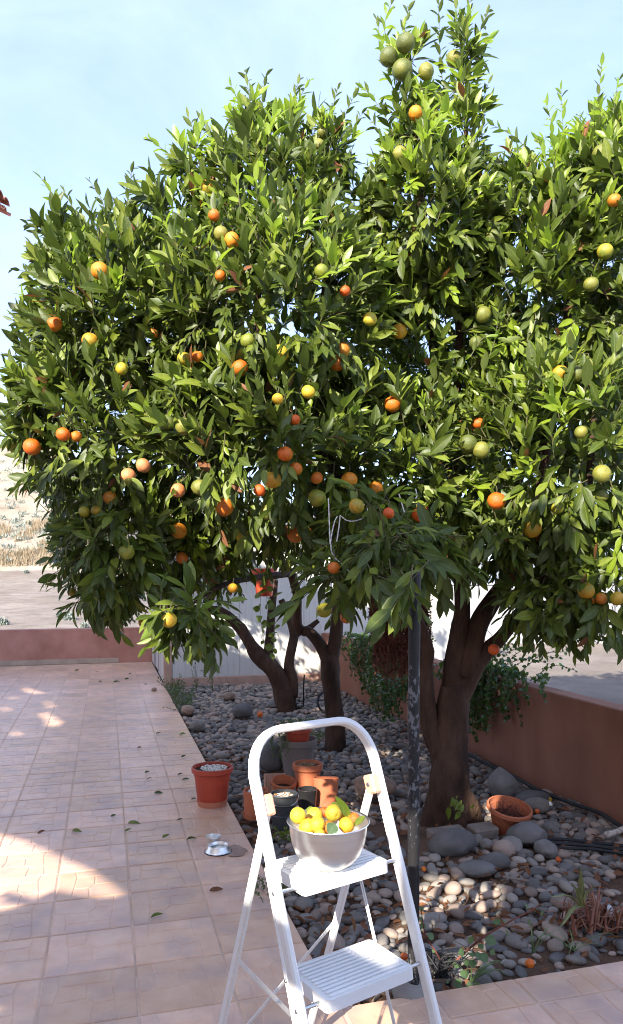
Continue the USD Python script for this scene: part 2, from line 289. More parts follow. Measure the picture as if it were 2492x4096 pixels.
def blades(base, hgt, wid, lean, seed):
    r = np.random.default_rng(seed); n = len(base); a = r.uniform(0, 2*math.pi, n); d = np.stack([np.cos(a), np.sin(a), 0*a], -1)
    ln = d*(lean*r.uniform(.3, 1.0, n)*hgt)[:, None]; side = np.stack([-np.sin(a), np.cos(a), 0*a], -1)*(wid/2)
    up = np.array([0, 0, 1.0])*hgt[:, None]
    V = np.stack([base-side, base+side, base+ln*.35+up*.6-side*.6, base+ln*.35+up*.6+side*.6, base+ln+up], 1).reshape(-1, 3)
    o = np.arange(n)[:, None]*5
    return V, np.vstack([o+[0, 1, 3], o+[0, 3, 2], o+[2, 3, 4]])
n = 15000
yy = rng.uniform(50.5, 63, n)**1.0; aa = rng.uniform(-.46, -.24, n); xx = aa*yy
keep = meshkit.fbm(np.stack([xx*.35, yy*.35, 0*xx], -1), 3, 5) > .42
xx, yy = xx[keep], yy[keep]
obj('dry_grass', blades(np.stack([xx, yy, hfun(xx, yy)-.03], -1), rng.uniform(.25, .7, len(xx)), .05, .5, 3), M['drygrass'], 'dry yellow grass on the slope beyond the boundary wall', 'grass', kind='stuff')
# grey shrubs on the lot behind the left wall
def shrub(c, r, h, n, mat, seed, leaf=.05):
    q = np.random.default_rng(seed); d = nrm(q.normal(size=(n, 3))); d[:, 2] = abs(d[:, 2]); p = np.array(c)+d*np.array([r, r, h])*q.uniform(.3, 1, n)[:, None]
    return blades(p-np.array([0, 0, leaf*.3]), q.uniform(.6, 1.4, n)*leaf, leaf*.5, 1.2, seed)
M['greyshrub'] = pbr('grey_shrub', (.14, .17, .14), (.22, .25, .21), 6, .8, 0, 10)
for i, (sx, sy, r, lab) in enumerate([(275, 2485, .28, 'grey-green dry shrub on the sandy lot, the larger one near the tree edge'), (241, 2479, .16, 'small grey shrub just left of the larger one on the sandy lot'), (10, 2498, .22, 'grey shrub on the sandy lot at the left edge of the photo'), (105, 2400, .2, 'far grey shrub higher up the sandy lot'), (337, 2505, .14, 'low grey tuft close behind the left boundary wall top')]):
    g = G(sx, sy, 0.0); g = g*1.0; g[2] = hfun(np.array([g[0]]), np.array([g[1]]))[0]
    obj('grey_shrub', shrub(g, r, r*1.1, 240, M['greyshrub'], 40+i, .09), M['greyshrub'], lab, 'shrub')

# ------------------------------------------------------------------ terrace of embossed tiles
S = .338; U0 = 2.926; V0 = .788
EMB = [[(.0, .44), (.15, .44), (.19, .72), (.17, 1.0), (.0, 1.0)], [(.17, 1.0), (.20, .76), (.72, .74), (.76, 1.0)], [(.76, 1.0), (.73, .72), (.79, .0), (1.0, .0), (1.0, 1.0)],
       [(.20, .75), (.17, .44), (.48, .46), (.47, .745)], [(.47, .745), (.48, .46), (.56, .34), (.77, .36), (.735, .73)], [(.0, .43), (.0, .0), (.53, .0), (.55, .34), (.47, .45)], [(.55, .0), (.56, .33), (.77, .35), (.79, .0)]]
from shapely.geometry import Polygon, box as sbox
def make_tile(x0, y0, w, h, mode, jit, clip=None):
    """local (v,u) rectangle -> slab with raised paving-stone relief"""
    g = .0024; dz = jit; ms = []
    V, F = [], []
    def prism(poly, z0, z1, bev):
        c = np.array(poly.exterior.coords)[:-1]
        if not poly.exterior.is_ccw: c = c[::-1]
        inn = poly.buffer(-bev, join_style=2)
        if inn.is_empty or inn.geom_type != 'Polygon': return
        k = len(c); ic = np.array(inn.exterior.coords)[:-1]
        if not inn.exterior.is_ccw: ic = ic[::-1]
        if len(ic) != k: return
        # match starts
        ic = np.roll(ic, -int(np.argmin(((ic-c[0])**2).sum(1))), axis=0)
        o = len(V)
        for q in c: V.append((q[0], q[1], z0))
        for q in ic: V.append((q[0], q[1], z1))
        for j in range(k): F.extend([(o+j, o+(j+1) % k, o+k+(j+1) % k), (o+j, o+k+(j+1) % k, o+k+j)])
        for j in range(1, k-1): F.append((o+k, o+k+j, o+k+j+1))
    outer = sbox(x0+g, y0+g, x0+w-g, y0+h-g)
    prism(outer, -.012, -.0022+dz, .002)
    for e in EMB:
        q = np.array(e)
        if mode & 1: q[:, 0] = 1-q[:, 0]
        if mode & 2: q[:, 1] = 1-q[:, 1]
        if mode & 4: q = q[:, ::-1]
        q = q*S+np.array([x0, y0])
        p = Polygon(q).intersection(outer.buffer(-.002)).buffer(-.0022, join_style=2)
        if p.is_empty or p.geom_type != 'Polygon' or p.area < 2e-4: continue
        prism(p, -.0022+dz, dz, .0032)
    V_, F_ = np.array(V), np.array(F)
    W = V_[:, 1:2]*np.append(GU, 0)+V_[:, 0:1]*np.append(GV, 0); W[:, 2] = V_[:, 2]
    return W, F_
terr = thing('terrace', kind='structure')
slabs = []
def slab(u0, u1, v0, v1, z0, z1):
    c = [UV(u, v) for u, v in ((u0, v0), (u0, v1), (u1, v1), (u1, v0))]; V = np.array([p+[0, 0, z] for z in (z0, z1) for p in c])
    return V, np.array([(0, 1, 2, 3)[::-1], (4, 5, 6, 7), (0, 1, 5, 4), (1, 2, 6, 5), (2, 3, 7, 6), (3, 0, 4, 7)])
part('grout_bed', cat_([slab(-4, 13.5, -6, V0-.003, -.3, -.0045), slab(-4, 2.452, V0-.003, 5, -.3, -.0045)]), M['grout'], terr)
tl = []
for ju in range(-6, 32):
    for jv in range(1, 17):
        u, v = U0+(ju-1)*S, V0-jv*S
        if u+S > 13.36: continue
        tl.append((u, v, S, S))
for jv in range(0, 9):
    for (u, h) in ((2.455-.168, .168), (2.455-.168-S, S), (2.455-.168-2*S, S)): tl.append((u, V0+jv*S, S, h))
rest = []; ninst = 0
for (u, v, w, h) in tl:
    c = UV(u+h/2, v+w/2); mode = int(rng.choice([0, 0, 0, 0, 1, 2, 3])); mode = mode if v < .7 else 0
    jit = rng.uniform(-.0006, .0006); vis = False
    m = make_tile(v, u, w, h, mode, jit)
    if c[1] > .5:
        sx = CX+FPX*c[0]/c[1]; sy = HY+FPX*EYE/c[1]; vis = -140 < sx < 2630 and sy < 4330
    if vis and ninst < 300: part('tile', m, M['tile%d' % rng.integers(4)], terr); ninst += 1
    else: rest.append(m)
part('outer_tiles', cat_(rest), M['tile0'], terr, kind='stuff')

# planting bed soil
nu, nv = 130, 60
us = np.linspace(2.452, 10.46, nu); vs_ = np.linspace(V0-.001, 3.09, nv); UU, VV = np.meshgrid(us, vs_, indexing='ij')
SX = UU*GU[0]+VV*GV[0]; SY = UU*GU[1]+VV*GV[1]
def soilz(x, y):
    x = np.asarray(x, float); y = np.asarray(y, float)
    return -.05+.05*(meshkit.fbm(np.stack([x*2.2, y*2.2, 0*x], -1), 4, 2)-.5)+.03*(meshkit.fbm(np.stack([x*14, y*14, 0*x], -1), 3, 8)-.5)+.05*np.exp(-((x-.82)**2+(y-4.35)**2)/.25)+.03*np.exp(-((x-1.9)**2+(y-3.75)**2)/.5)
SZ = soilz(SX, SY); ii = (np.arange(nu-1)[:, None]*nv+np.arange(nv-1)[None]).ravel()
obj('planting_bed_soil', (np.stack([SX, SY, SZ], -1).reshape(-1, 3), np.vstack([np.stack([ii, ii+nv, ii+nv+1], -1), np.stack([ii, ii+nv+1, ii+1], -1)])[:, ::-1]), M['soil'], kind='structure', smooth=True)

# ------------------------------------------------------------------ walls
def wallblock(u0, u1, v0, v1, z0, z1, b=.008):
    c = UV((u0+u1)/2, (v0+v1)/2, (z0+z1)/2); return cbox((v1-v0, u1-u0, z1-z0), c, b, rotz(TH))
def rough_wall(u0, u1, v0, v1, z0, z1): return wallblock(u0, u1, v0, v1, z0, z1)
w = thing('garden_wall', 'low terracotta plastered wall along the right side of the stone bed', 'wall', UV(6, 3.14))
part('wall_body', rough_wall(1.6, 10.9, 3.07, 3.22, -.2, .675), M['terra_wall'], w)
w = thing('boundary_wall', 'low salmon pink plastered wall at the far end of the tiled terrace', 'wall', UV(13.45, -2))
part('wall_body', wallblock(13.36, 13.53, -7, 1.5, -.2, .605), M['salmon'], w)
for k in range(18):
    v = .22-k*.335
    part('skirting_tile', wallblock(13.338, 13.362, v-.333, v, 0.002, .085+.004*(k % 2), .003), M['kerb'], w)
w = thing('white_wall', 'long whitewashed wall across the dusty lot behind the trees', 'wall', (6, 17.6, 0))
part('wall_body', cbox((19, .2, 1.42), (7, 17.6, .60), .01), M['white_wall'], w)
part('coping', cbox((19.1, .28, .06), (7, 17.6, 1.342), .008), M['white_wall'], w)

# ------------------------------------------------------------------ panel shed
sh = thing('shed', 'white ribbed panel shed behind the trees with dark side door frame', 'shed', UV(11.9, 2.0))
def ribbed(p0, p1, z0, z1, t, out):
    """vertical panel from p0 to p1 (xy) with shallow grooves"""
    p0, p1 = np.array(p0), np.array(p1); L = np.linalg.norm(p1-p0); d = (p1-p0)/L; n = max(1, int(round(L/.085))); pr = [(0, -t)]
    pr.append((0, 0))
    for k in range(1, n):
        x = k*L/n; pr += [(x-.008, 0), (x-.004, -.004), (x+.004, -.004), (x+.008, 0)]
    pr += [(L, 0), (L, -t)]
    pr = np.array(pr); k = len(pr); q = p0+pr[:, :1]*d+pr[:, 1:]*np.array(out)
    V = np.vstack([np.c_[q, np.full(k, z0)], np.c_[q, np.full(k, z1)]]); F = []
    for j in range(k-1): F += [(j, j+1, j+1+k), (j, j+1+k, j+k)]
    return V, np.array(F)
for v0, v1 in ((.90, 1.848), (1.854, 2.798), (2.804, 3.20)):
    part('panel', ribbed(UV(10.44, v0)[:2], UV(10.44, v1)[:2], .09, 2.5, .05, -GU), M['panel'], sh)
for u0, u1 in ((13.3, 12.62), (11.62, 10.53)):
    part('side_panel', ribbed(UV(u0, .79)[:2], UV(u1, .79)[:2], .02, 2.5, .05, -GV), M['panel'], sh)
d = part('door', wallblock(11.72, 12.52, .80, .84, .02, 2.05), M['panel'], sh)
for u in (11.63, 12.53): part('door_frame', wallblock(u, u+.07, .785, .845, .0, 2.1), M['dark_frame'], sh)
part('corner_trim', wallblock(10.43, 10.52, .78, .895, -.05, 2.5), M['shed_trim'], sh)
part('plinth', wallblock(10.425, 10.5, .90, 3.2, -.1, .088), M['shed_trim'], sh)
part('inner_core', wallblock(10.5, 13.2, .86, 5.2, -.1, 2.48), M['panel'], sh)
part('roof', wallblock(10.36, 13.3, .72, 5.3, 2.5, 2.58), M['panel'], sh)
part('screw', lathe([(0, .012), (.012, .008), (.014, 0)], 10, UV(10.435, 2.62, .36), rotx(math.pi/2)), M['dark_frame'], sh)

# ------------------------------------------------------------------ scaffold tubes lying before the white wall
for k in range(9):
    r = .028; row = k % 3; lay = k//3; y = 16.9+row*.065+lay*.03; x0 = 1.2+rng.uniform(-.1, .1); x1 = 4.05+rng.uniform(-.35, .15)
    obj('scaffold_tube', tube([(x0, y, -.04+r+lay*.05), ((x0+x1)/2, y, -.045+r+lay*.05), (x1, y+.02, -.04+r+lay*.05)], r, 8), M['rust'], 'long rusty tube in the pile lying along the foot of the white wall', 'pipe', 'rusty tubes piled before the white wall', smooth=40)

# ------------------------------------------------------------------ tiled wing at the left; house wall out of view, shaped to shade the terrace
hw = thing('house_wing', 'house wing with barrel tiled eave at the left edge of the photo', 'house', (-5, 5, 0))
part('wall', cbox((2.2, 1.7, 6.9), (-6.1, 9.7, 3.4), .01), M['house'], hw)
ev = 10.5; ex, ez_ = P(34, 828, ev)[0], P(34, 828, ev)[2]
sl = math.radians(24)
def barrel(c, L, r, slope, flip, yaw=0.0):
    a = np.linspace(0, math.pi, 8); pr = []
    for rr in (r, r-.014): pr.append(np.stack([np.cos(a)*rr, np.sin(a)*rr*.8], -1))
    pr = np.vstack([pr[0], pr[1][::-1]])*(-1 if flip else 1); k = len(pr); V = []
    for s, sc in ((0, 1.0), (L, .84)):
        V.append(np.stack([np.full(k, -s*math.cos(slope)), pr[:, 0]*sc, s*math.sin(slope)+pr[:, 1]*sc], -1))
    V = np.vstack(V) @ rotz(yaw).T+np.array(c); F = []
    for j in range(k): j1 = (j+1) % k; F += [(j, j1, j1+k), (j, j1+k, j+k)]
    for j in range(7): F += [(j, k-1-j, k-2-j), (j, k-2-j, j+1)]
    return V, np.array(F)
rise = math.tan(sl)
q0 = np.array([ex+.02, ev+.02, ez_-.10])
rf = part('roof', (np.array([q0+[0, 0, 0], q0+[-2.4, 0, 2.4*rise], q0+[-2.4, -1.8, 2.4*rise], q0+[0, -1.8, 0], q0+[0, 0, -.08], q0+[-2.4, 0, 2.4*rise-.08], q0+[-2.4, -1.8, 2.4*rise-.08], q0+[0, -1.8, -.08]])+np.array([-.62, 0, 0]), np.array([(0, 1, 2), (0, 2, 3), (4, 6, 5), (4, 7, 6), (0, 4, 5), (0, 5, 1), (1, 5, 6), (1, 6, 2), (2, 6, 7), (2, 7, 3), (3, 7, 4), (3, 4, 0)])), M['rooftile'], hw)
for r_ in range(4):
    for q in range(7):
        y = ev-.10-q*.21; s = r_*.34; x = ex-s*math.cos(sl)-.0; z = ez_-.02+s*math.sin(sl)
        part('roof_tile', barrel((x, y+.105, z-.03), .42, .09, sl, True), M['rooftile'], hw, smooth=40)
        part('roof_tile', barrel((x+.02, y, z+.02), .42, .10, sl, False), M['rooftile'], hw, smooth=40)
# unseen house wall behind the camera, openings cut to throw the sun patches
TW = np.array([SUN[0], SUN[1]]); RT = np.array([-TW[1], TW[0]]); TAN = math.tan(ELEV); SC = 2.2
RT = RT if RT[0] > 0 else -RT
def unseen_wall_pt(L, H, d=0.0): q = RT*L+TW*(SC+d); return np.array([q[0], q[1], H+TAN*SC])
from shapely.ops import unary_union
solid = Polygon([(-12, -1.3), (4.5, -1.3), (4.5, 3.85), (-.35, 3.85), (-.35, 4.15), (-1.68, 4.15), (-1.68, 3.6), (-2.2, 3.6), (-2.2, 3.75), (-3.5, 3.75), (-3.5, 7.3), (-12, 7.3)])
openD = sbox(-1.02, 2.75, -.86, 3.08); openS = sbox(-6.05, 5.92, -3.95, 6.45); openE = sbox(-2.15, 2.5, -1.72, 2.95)
def LH(x, y, z=0.0): g = np.array([x, y]); return float(g @ RT), float(z-TAN*(g @ TW))
def gpoly(pts): return Polygon([LH(*G(*p)[:2]) for p in pts])
openA = gpoly([(-60, 3275), (-60, 3655), (90, 3625), (215, 3560), (420, 3588), (585, 3578), (600, 3555), (430, 3445), (170, 3335)])
openA2 = gpoly([(-40, 3975), (70, 3942), (150, 3985), (300, 4105), (160, 4130), (60, 4040), (-40, 4060)])
slits = []  # gaps in the unseen wall, cut to throw streaks on the far tiles
for (x, y, w, h) in ((168, 672, 150, 16), (80, 705, 110, 12), (45, 757, 110, 18), (255, 737, 95, 22), (305, 706, 110, 9), (265, 810, 150, 40), (95, 870, 130, 22), (285, 893, 100, 18), (160, 808, 60, 10)):
    x, y, w, h = x/1.2, y/1.2+2200, w/1.2, h/1.2*2.0
    slits.append(gpoly([(x-w/2, y-h*.35-w*.06), (x, y-h*.5), (x+w/2, y+w*.08-h*.1), (x+w*.3, y+h*.5+w*.04), (x-w*.2, y+h*.45-w*.02)]))
openB = Polygon([(-1.06, 1.68), (-1.06, 2.26), (-.68, 2.28), (-.62, 1.585)])
openC = Polygon([(-1.02, 1.36), (-1.02, 1.605), (-.833, 1.556), (-.70, 1.517), (-.71, 1.30)])
wallp = solid.difference(unary_union([openA, openA2, openB, openC, openD, openE, openS]+slits))
unseen_wall = thing('house', 'unseen house wall behind the camera, shaped to shade the terrace and pass sun patches', 'house', (*unseen_wall_pt(.5, 0)[:2], 0))
for gpoly in getattr(wallp, 'geoms', [wallp]):
    ex_ = trimesh.creation.extrude_polygon(gpoly, .14, engine='earcut'); v = np.array(ex_.vertices)
    part('wall', (np.array([unseen_wall_pt(a, b, c) for a, b, c in v]), np.array(ex_.faces)), M['house'], unseen_wall)
for (a, b, r_) in ((LH(*G(-80, 3300)[:2]), LH(*G(660, 3582)[:2]), .04), (LH(*G(-60, 3608)[:2]), LH(*G(130, 3668)[:2]), .022), (LH(*G(40, 3945)[:2]), LH(*G(300, 4125)[:2]), .018), (LH(*G(-60, 3640)[:2]), LH(*G(110, 3672)[:2]), .008)):
    part('awning_rod', tube([unseen_wall_pt(*a, -.1), unseen_wall_pt((a[0]+b[0])/2, (a[1]+b[1])/2, -.1), unseen_wall_pt(*b, -.1)], r_, 8), M['dark_frame'], unseen_wall)  # rods out of view, placed to cast thin shadow lines on the terrace

# dry scrub dotting the hill
q = np.random.default_rng(77); B_ = []
for k in range(170):
    y = q.uniform(51, 84); x = y*q.uniform(-.46, -.26); z = hfun(np.array([x]), np.array([y]))[0]; r = q.uniform(.25, .9)
    B_.append(shrub((x, y, z), r, r*.7, 26, None, 900+k, .22))
obj('dry_scrub', cat_(B_), M['greyshrub'], 'dry scrub dotted over the pale hillside', 'scrub', kind='stuff')
# ------------------------------------------------------------------ leaves and trees
LT = np.array([0, .15, .35, .6, .82, 1.0]); LW = np.array([0, .30, .49, .47, .27, 0])
def leaf_template():
    V, uv, F = [], [], []
    mid = list(range(6)); L, R = {}, {}
    for i in range(6): V.append((LT[i], 0.0)); uv.append((LT[i], 0.0))
    for i in range(1, 5):
        L[i] = len(V); V.append((LT[i], LW[i])); uv.append((LT[i], 1.0)); R[i] = len(V); V.append((LT[i], -LW[i])); uv.append((LT[i], -1.0))
    for S_, sg in ((L, 1), (R, -1)):
        tri = [(0, 1, S_[1])]
        for i in range(1, 4): tri += [(i, i+1, S_[i+1]), (i, S_[i+1], S_[i])]
        tri.append((4, 5, S_[4]))
        F += tri if sg > 0 else [t[::-1] for t in tri]
    return np.array(V), np.array(uv), np.array(F)
LFV, LFUV, LFF = leaf_template()
def leaves_mesh(base, d, n, L, W, fold, curl, rs=None):
    """base,d,n (N,3); L,W,fold,curl (N,) -> verts (N,14,3)"""
    d = nrm(d); n = nrm(n-d*(n*d).sum(-1, keepdims=True)); s = np.cross(n, d)
    t = LFV[:, 0][None]; w = LFV[:, 1][None]
    wav = .03*np.sin(t*9+L[:, None]*400)*np.sign(w)*(w != 0)
    x = t*L[:, None]; y = w*W[:, None]; z = np.abs(w)*W[:, None]*fold[:, None]-curl[:, None]*L[:, None]*t**2+wav*W[:, None]*1.0
    return base[:, None]+x[..., None]*d[:, None]+y[..., None]*s[:, None]+z[..., None]*n[:, None]
def flat_leaves(V3):
    n = len(V3); V = V3.reshape(-1, 3); F = (LFF[None]+np.arange(n)[:, None, None]*14).reshape(-1, 3); return (V, F), np.tile(LFUV, (n, 1))

def hit_blobs(blobs, sx, sy):
    """distance along the camera ray to the front of a crown made of ellipsoids"""
    d = np.array([(sx-CX)/FPX, 1.0, -(sy-HY)/FPX]); o = np.array([0, 0, EYE]); best = None
    for c, r in blobs:
        oo = (o-c)/r; dd = d/r; a = dd@dd; b = oo@dd; cc = oo@oo-1; D = b*b-a*cc
        if D > 0:
            t = (-b-math.sqrt(D))/a
            if t > 0 and (best is None or t < best): best = t
    return best, o, d

def grow(blobs, dens, seed, lsize=(.080, .128), inner=.42, frontbias=True, droop=0.0, wr=(.31, .40), newness=None, keepers=None):
    """shoots over the crown's blobs; returns dict of leaf arrays and twig polylines"""
    r = np.random.default_rng(seed); B, Dv, N_, Ls, Ws, Kd, twigs = [], [], [], [], [], [], []
    for bi, (c, rad) in enumerate(blobs):
        area = 4*math.pi*((rad[0]*rad[1])**1.6+(rad[0]*rad[2])**1.6+(rad[1]*rad[2])**1.6)**(1/1.6)/3**(1/1.6)
        ns = int(area*dens)
        for k in range(ns):
            u = nrm(r.normal(size=3))
            if frontbias and u[1] > .25 and r.random() < .6: continue
            sc = r.uniform(.92, 1.03) if r.random() > inner else r.uniform(.55, .92)
            p = c+u*rad*sc
            deep = False
            for bj, (c2, r2) in enumerate(blobs):
                if bj != bi and (((p-c2)/r2)**2).sum() < .55: deep = True; break
            if deep and r.random() < .85: continue
            n = nrm(u/rad)
            low = p[2] < 1.95 or n[2] < -.35
            ax = nrm(n*.75+np.array([0, 0, .62 if not low else -.30])+r.normal(size=3)*.38)
            shs = r.choice([.68, .85, 1.0, 1.0, 1.15, 1.3]); Lsh = r.uniform(.13, .26)*shs**.5; nl = int(r.integers(6, 11)); b0 = p-ax*Lsh*.55
            sag = np.array([0, 0, -1.0])*Lsh*.18*(1 if n[2] < .5 else 0)
            isnew = r.random() < (newness(p, n) if newness else .04)
            pts = np.array([b0+ax*Lsh*t+sag*t*t for t in (0, .35, .7, 1.0)]); twigs.append(pts)
            side = nrm(np.cross(ax, [.3, .2, 1.0])); oth = np.cross(ax, side); ph = r.uniform(0, 6.28)
            for j in range(nl):
                t = .15+.85*(j+.5)/nl; a = ph+j*2.4; q = b0+ax*Lsh*t+sag*t*t
                rad_ = side*math.cos(a)+oth*math.sin(a); sp = .95-.45*t
                dl = nrm(rad_*sp*(.78 if not low else .8)+ax*(.62+.55*t)+np.array([0, 0, -.04-.55*low-droop])*(1.1-.5*t)+r.normal(size=3)*.16)
                nn = nrm(np.array([0, 0, .35])+sun_dir*.45+n*.5+ax*.4-rad_*.12+r.normal(size=3)*.32) if not low else nrm(np.array([0, 0, .35])+sun_dir*.3+n*.75+r.normal(size=3)*.28)
                L = shs*r.uniform(*lsize)*(.94 if low else 1.0)*(.72 if j == nl-1 else 1)*(.85 if isnew else 1)
                B.append(q+rad_*.004); Dv.append(dl); N_.append(nn); Ls.append(L); Ws.append(L*r.uniform(*wr)); Kd.append(2 if isnew else (1 if r.random() < .28 else 0))
    B, Dv, N_, Ls, Ws, Kd = map(np.array, (B, Dv, N_, Ls, Ws, Kd))
    Kd[r.random(len(Kd)) < .010] = 3
    return dict(B=B, D=Dv, N=N_, L=Ls, W=Ws, K=Kd, tw=twigs, V=leaves_mesh(B, Dv, N_, Ls, Ws, r.uniform(.12, .65, len(B)), np.abs(r.normal(size=len(B)))*.16))
MATK = ['leaf', 'leaf_mid', 'leaf_new', 'leaf_dry']
def build_crown(tree, g, nparts, avoid=None, extra_twigs=()):
    V, Kd = g['V'], g['K']; cen = V.mean(1); keep = np.ones(len(V), bool)
    if avoid is not None and len(avoid[0]):
        for c, rr in zip(*avoid):
            keep &= np.linalg.norm(cen-c, axis=1) > rr*1.12
            e = np.array([0, 0, EYE])-c; dist = np.linalg.norm(e); e = e/dist; rel = cen-c; al = rel@e; perp = np.linalg.norm(rel-al[:, None]*e, axis=1)
            keep &= ~((al > 0) & (al < .22) & (perp < rr*.42))
    V, Kd, cen = V[keep], Kd[keep], cen[keep]; N_ = nrm(g['N'][keep]); A = g['L'][keep]*g['W'][keep]
    view = nrm(np.array([0, 0, EYE])-cen); sc = A*np.abs((N_*view).sum(1))/cen[:, 1]**2
    sx = CX+FPX*cen[:, 0]/cen[:, 1]; sy = HY-FPX*(cen[:, 2]-EYE)/cen[:, 1]; sc = np.where((sx > 0) & (sx < 2492) & (sy > 0) & (sy < 4096), sc, 0)
    top = np.zeros(len(V), bool)
    if nparts: top[np.argsort(-sc)[:nparts]] = True
    for i in np.nonzero(top)[0]:
        part('leaf', (V[i], LFF), M[MATK[Kd[i]] if tree_mats is None else tree_mats[Kd[i]]], tree, smooth=True, uv=LFUV)
    for k, nm in enumerate(('foliage', 'foliage_light', 'young_leaves', 'dry_leaves')):
        s = (~top) & (Kd == k)
        if s.any():
            m, uv = flat_leaves(V[s]); part(nm, m, M[MATK[k] if tree_mats is None else tree_mats[k]], tree, smooth=True, uv=uv, kind='stuff')
    tw = [tube(p, np.linspace(.0028, .0012, len(p)), 4, False) for p in g['tw']]+[tube(p, .0022, 4, False) for p in extra_twigs]
    part('twigs', cat_(tw), M['twig'], tree, kind='stuff')
tree_mats = None
def z6(x, y): return x/1.197+1240, y/1.197+2200
def z8(x, y): return x/1.666+500, y/1.666+2200
def limb(pts, rads, n=14, seg=22, seed=0, rough=.10):
    p = smoothpath(pts, seg); r = np.interp(np.linspace(0, 1, seg), np.linspace(0, 1, len(rads)), rads)
    V, F = tube(p, r, n); q = V.copy(); c = np.vstack([np.repeat(p, n, 0), p[0], p[-1]]); out = V-c
    k = 1+rough*2*(meshkit.fbm(q*np.array([16, 16, 5.0]), 3, seed)-.5)+.5*rough*2*(meshkit.fbm(q*9, 2, seed+5)-.5)
    return c+out*k[:, None], F
def blob(dx, dy, rx, ry, z, rz): return (PD(dx, dy, z), np.array([rx*K/FPX*z, rz, ry*K/FPX*z]))
B1 = [blob(*b) for b in [(645, 795, 280, 270, 4.35, .9), (640, 1095, 300, 225, 4.25, .85), (650, 525, 155, 155, 4.5, .55), (600, 320, 45, 75, 4.5, .15), (690, 350, 45, 70, 4.6, .18), (790, 370, 55, 75, 4.55, .22), (480, 400, 45, 60, 4.4, .2),
      (1010, 440, 80, 130, 4.25, .3), (1110, 340, 40, 150, 4.35, .18), (985, 280, 45, 90, 4.25, .16), (980, 150, 30, 60, 4.25, .12), (1115, 130, 26, 80, 4.35, .12), (1020, 560, 150, 150, 4.4, .5),
      (1300, 720, 230, 270, 4.75, .75), (1400, 470, 95, 110, 4.5, .4), (1450, 350, 45, 70, 4.5, .22), (1320, 440, 50, 60, 4.6, .2), (1470, 640, 150, 330, 4.5, .6), (1330, 1110, 240, 240, 4.3, .75), (1430, 1370, 120, 170, 4.0, .4), (1290, 1440, 70, 90, 4.1, .25),
      (1000, 830, 230, 260, 4.9, .75), (960, 1140, 210, 190, 4.45, .65), (900, 1290, 110, 110, 3.5, .35), (985, 1385, 34, 45, 2.60, .06), (925, 1395, 45, 42, 3.0, .12), (960, 1310, 80, 60, 3.1, .2), (1040, 1330, 50, 50, 3.2, .15), (800, 1395, 65, 45, 3.3, .2), (1150, 1300, 110, 60, 4.15, .3), (1020, 700, 120, 120, 4.5, .4), (1130, 560, 90, 90, 4.5, .35), (885, 500, 55, 60, 4.45, .22), (1215, 510, 75, 70, 4.55, .3), (1235, 440, 35, 40, 4.5, .15), (1380, 900, 190, 230, 5.6, .6), (1440, 620, 110, 170, 5.4, .5), (1230, 680, 120, 150, 5.3, .5), (1180, 1120, 190, 150, 5.7, .5), (1130, 900, 190, 170, 5.8, .5), (1330, 1300, 120, 90, 5.2, .4), (1000, 1290, 130, 90, 5.2, .4)]]
B2 = [blob(*b) for b in [(345, 820, 220, 215, 4.5, .75), (330, 1060, 250, 220, 4.4, .75), (155, 970, 100, 110, 4.2, .4), (80, 990, 50, 45, 4.15, .25), (170, 660, 60, 100, 4.5, .3), (290, 610, 80, 70, 4.5, .3), (140, 575, 28, 45, 4.5, .12), (440, 570, 90, 100, 4.6, .45), (310, 1310, 150, 140, 4.2, .5), (430, 1465, 75, 45, 3.1, .18), (500, 1500, 40, 30, 3.05, .12), (240, 1420, 50, 60, 4.1, .22), (500, 1310, 100, 85, 4.6, .45), (105, 820, 45, 75, 4.4, .2), (755, 1270, 55, 50, 5.0, .25)]]
B2b = [blob(*b) for b in [(310, 880, 190, 220, 5.5, .5), (560, 800, 200, 240, 5.6, .5), (700, 980, 320, 260, 6.3, 1.0), (860, 1330, 130, 130, 6.0, .5)]]
B3 = [blob(*b) for b in [(430, 1100, 270, 300, 8.0, 1.2), (490, 1380, 100, 60, 8.2, .5), (740, 1340, 90, 40, 8.6, .5)]]
B3s = [blob(*b) for b in [(205, 1280, 75, 115, 14.3, .9), (135, 1165, 40, 40, 14.2, .4), (270, 1420, 70, 80, 14.3, .7)]]

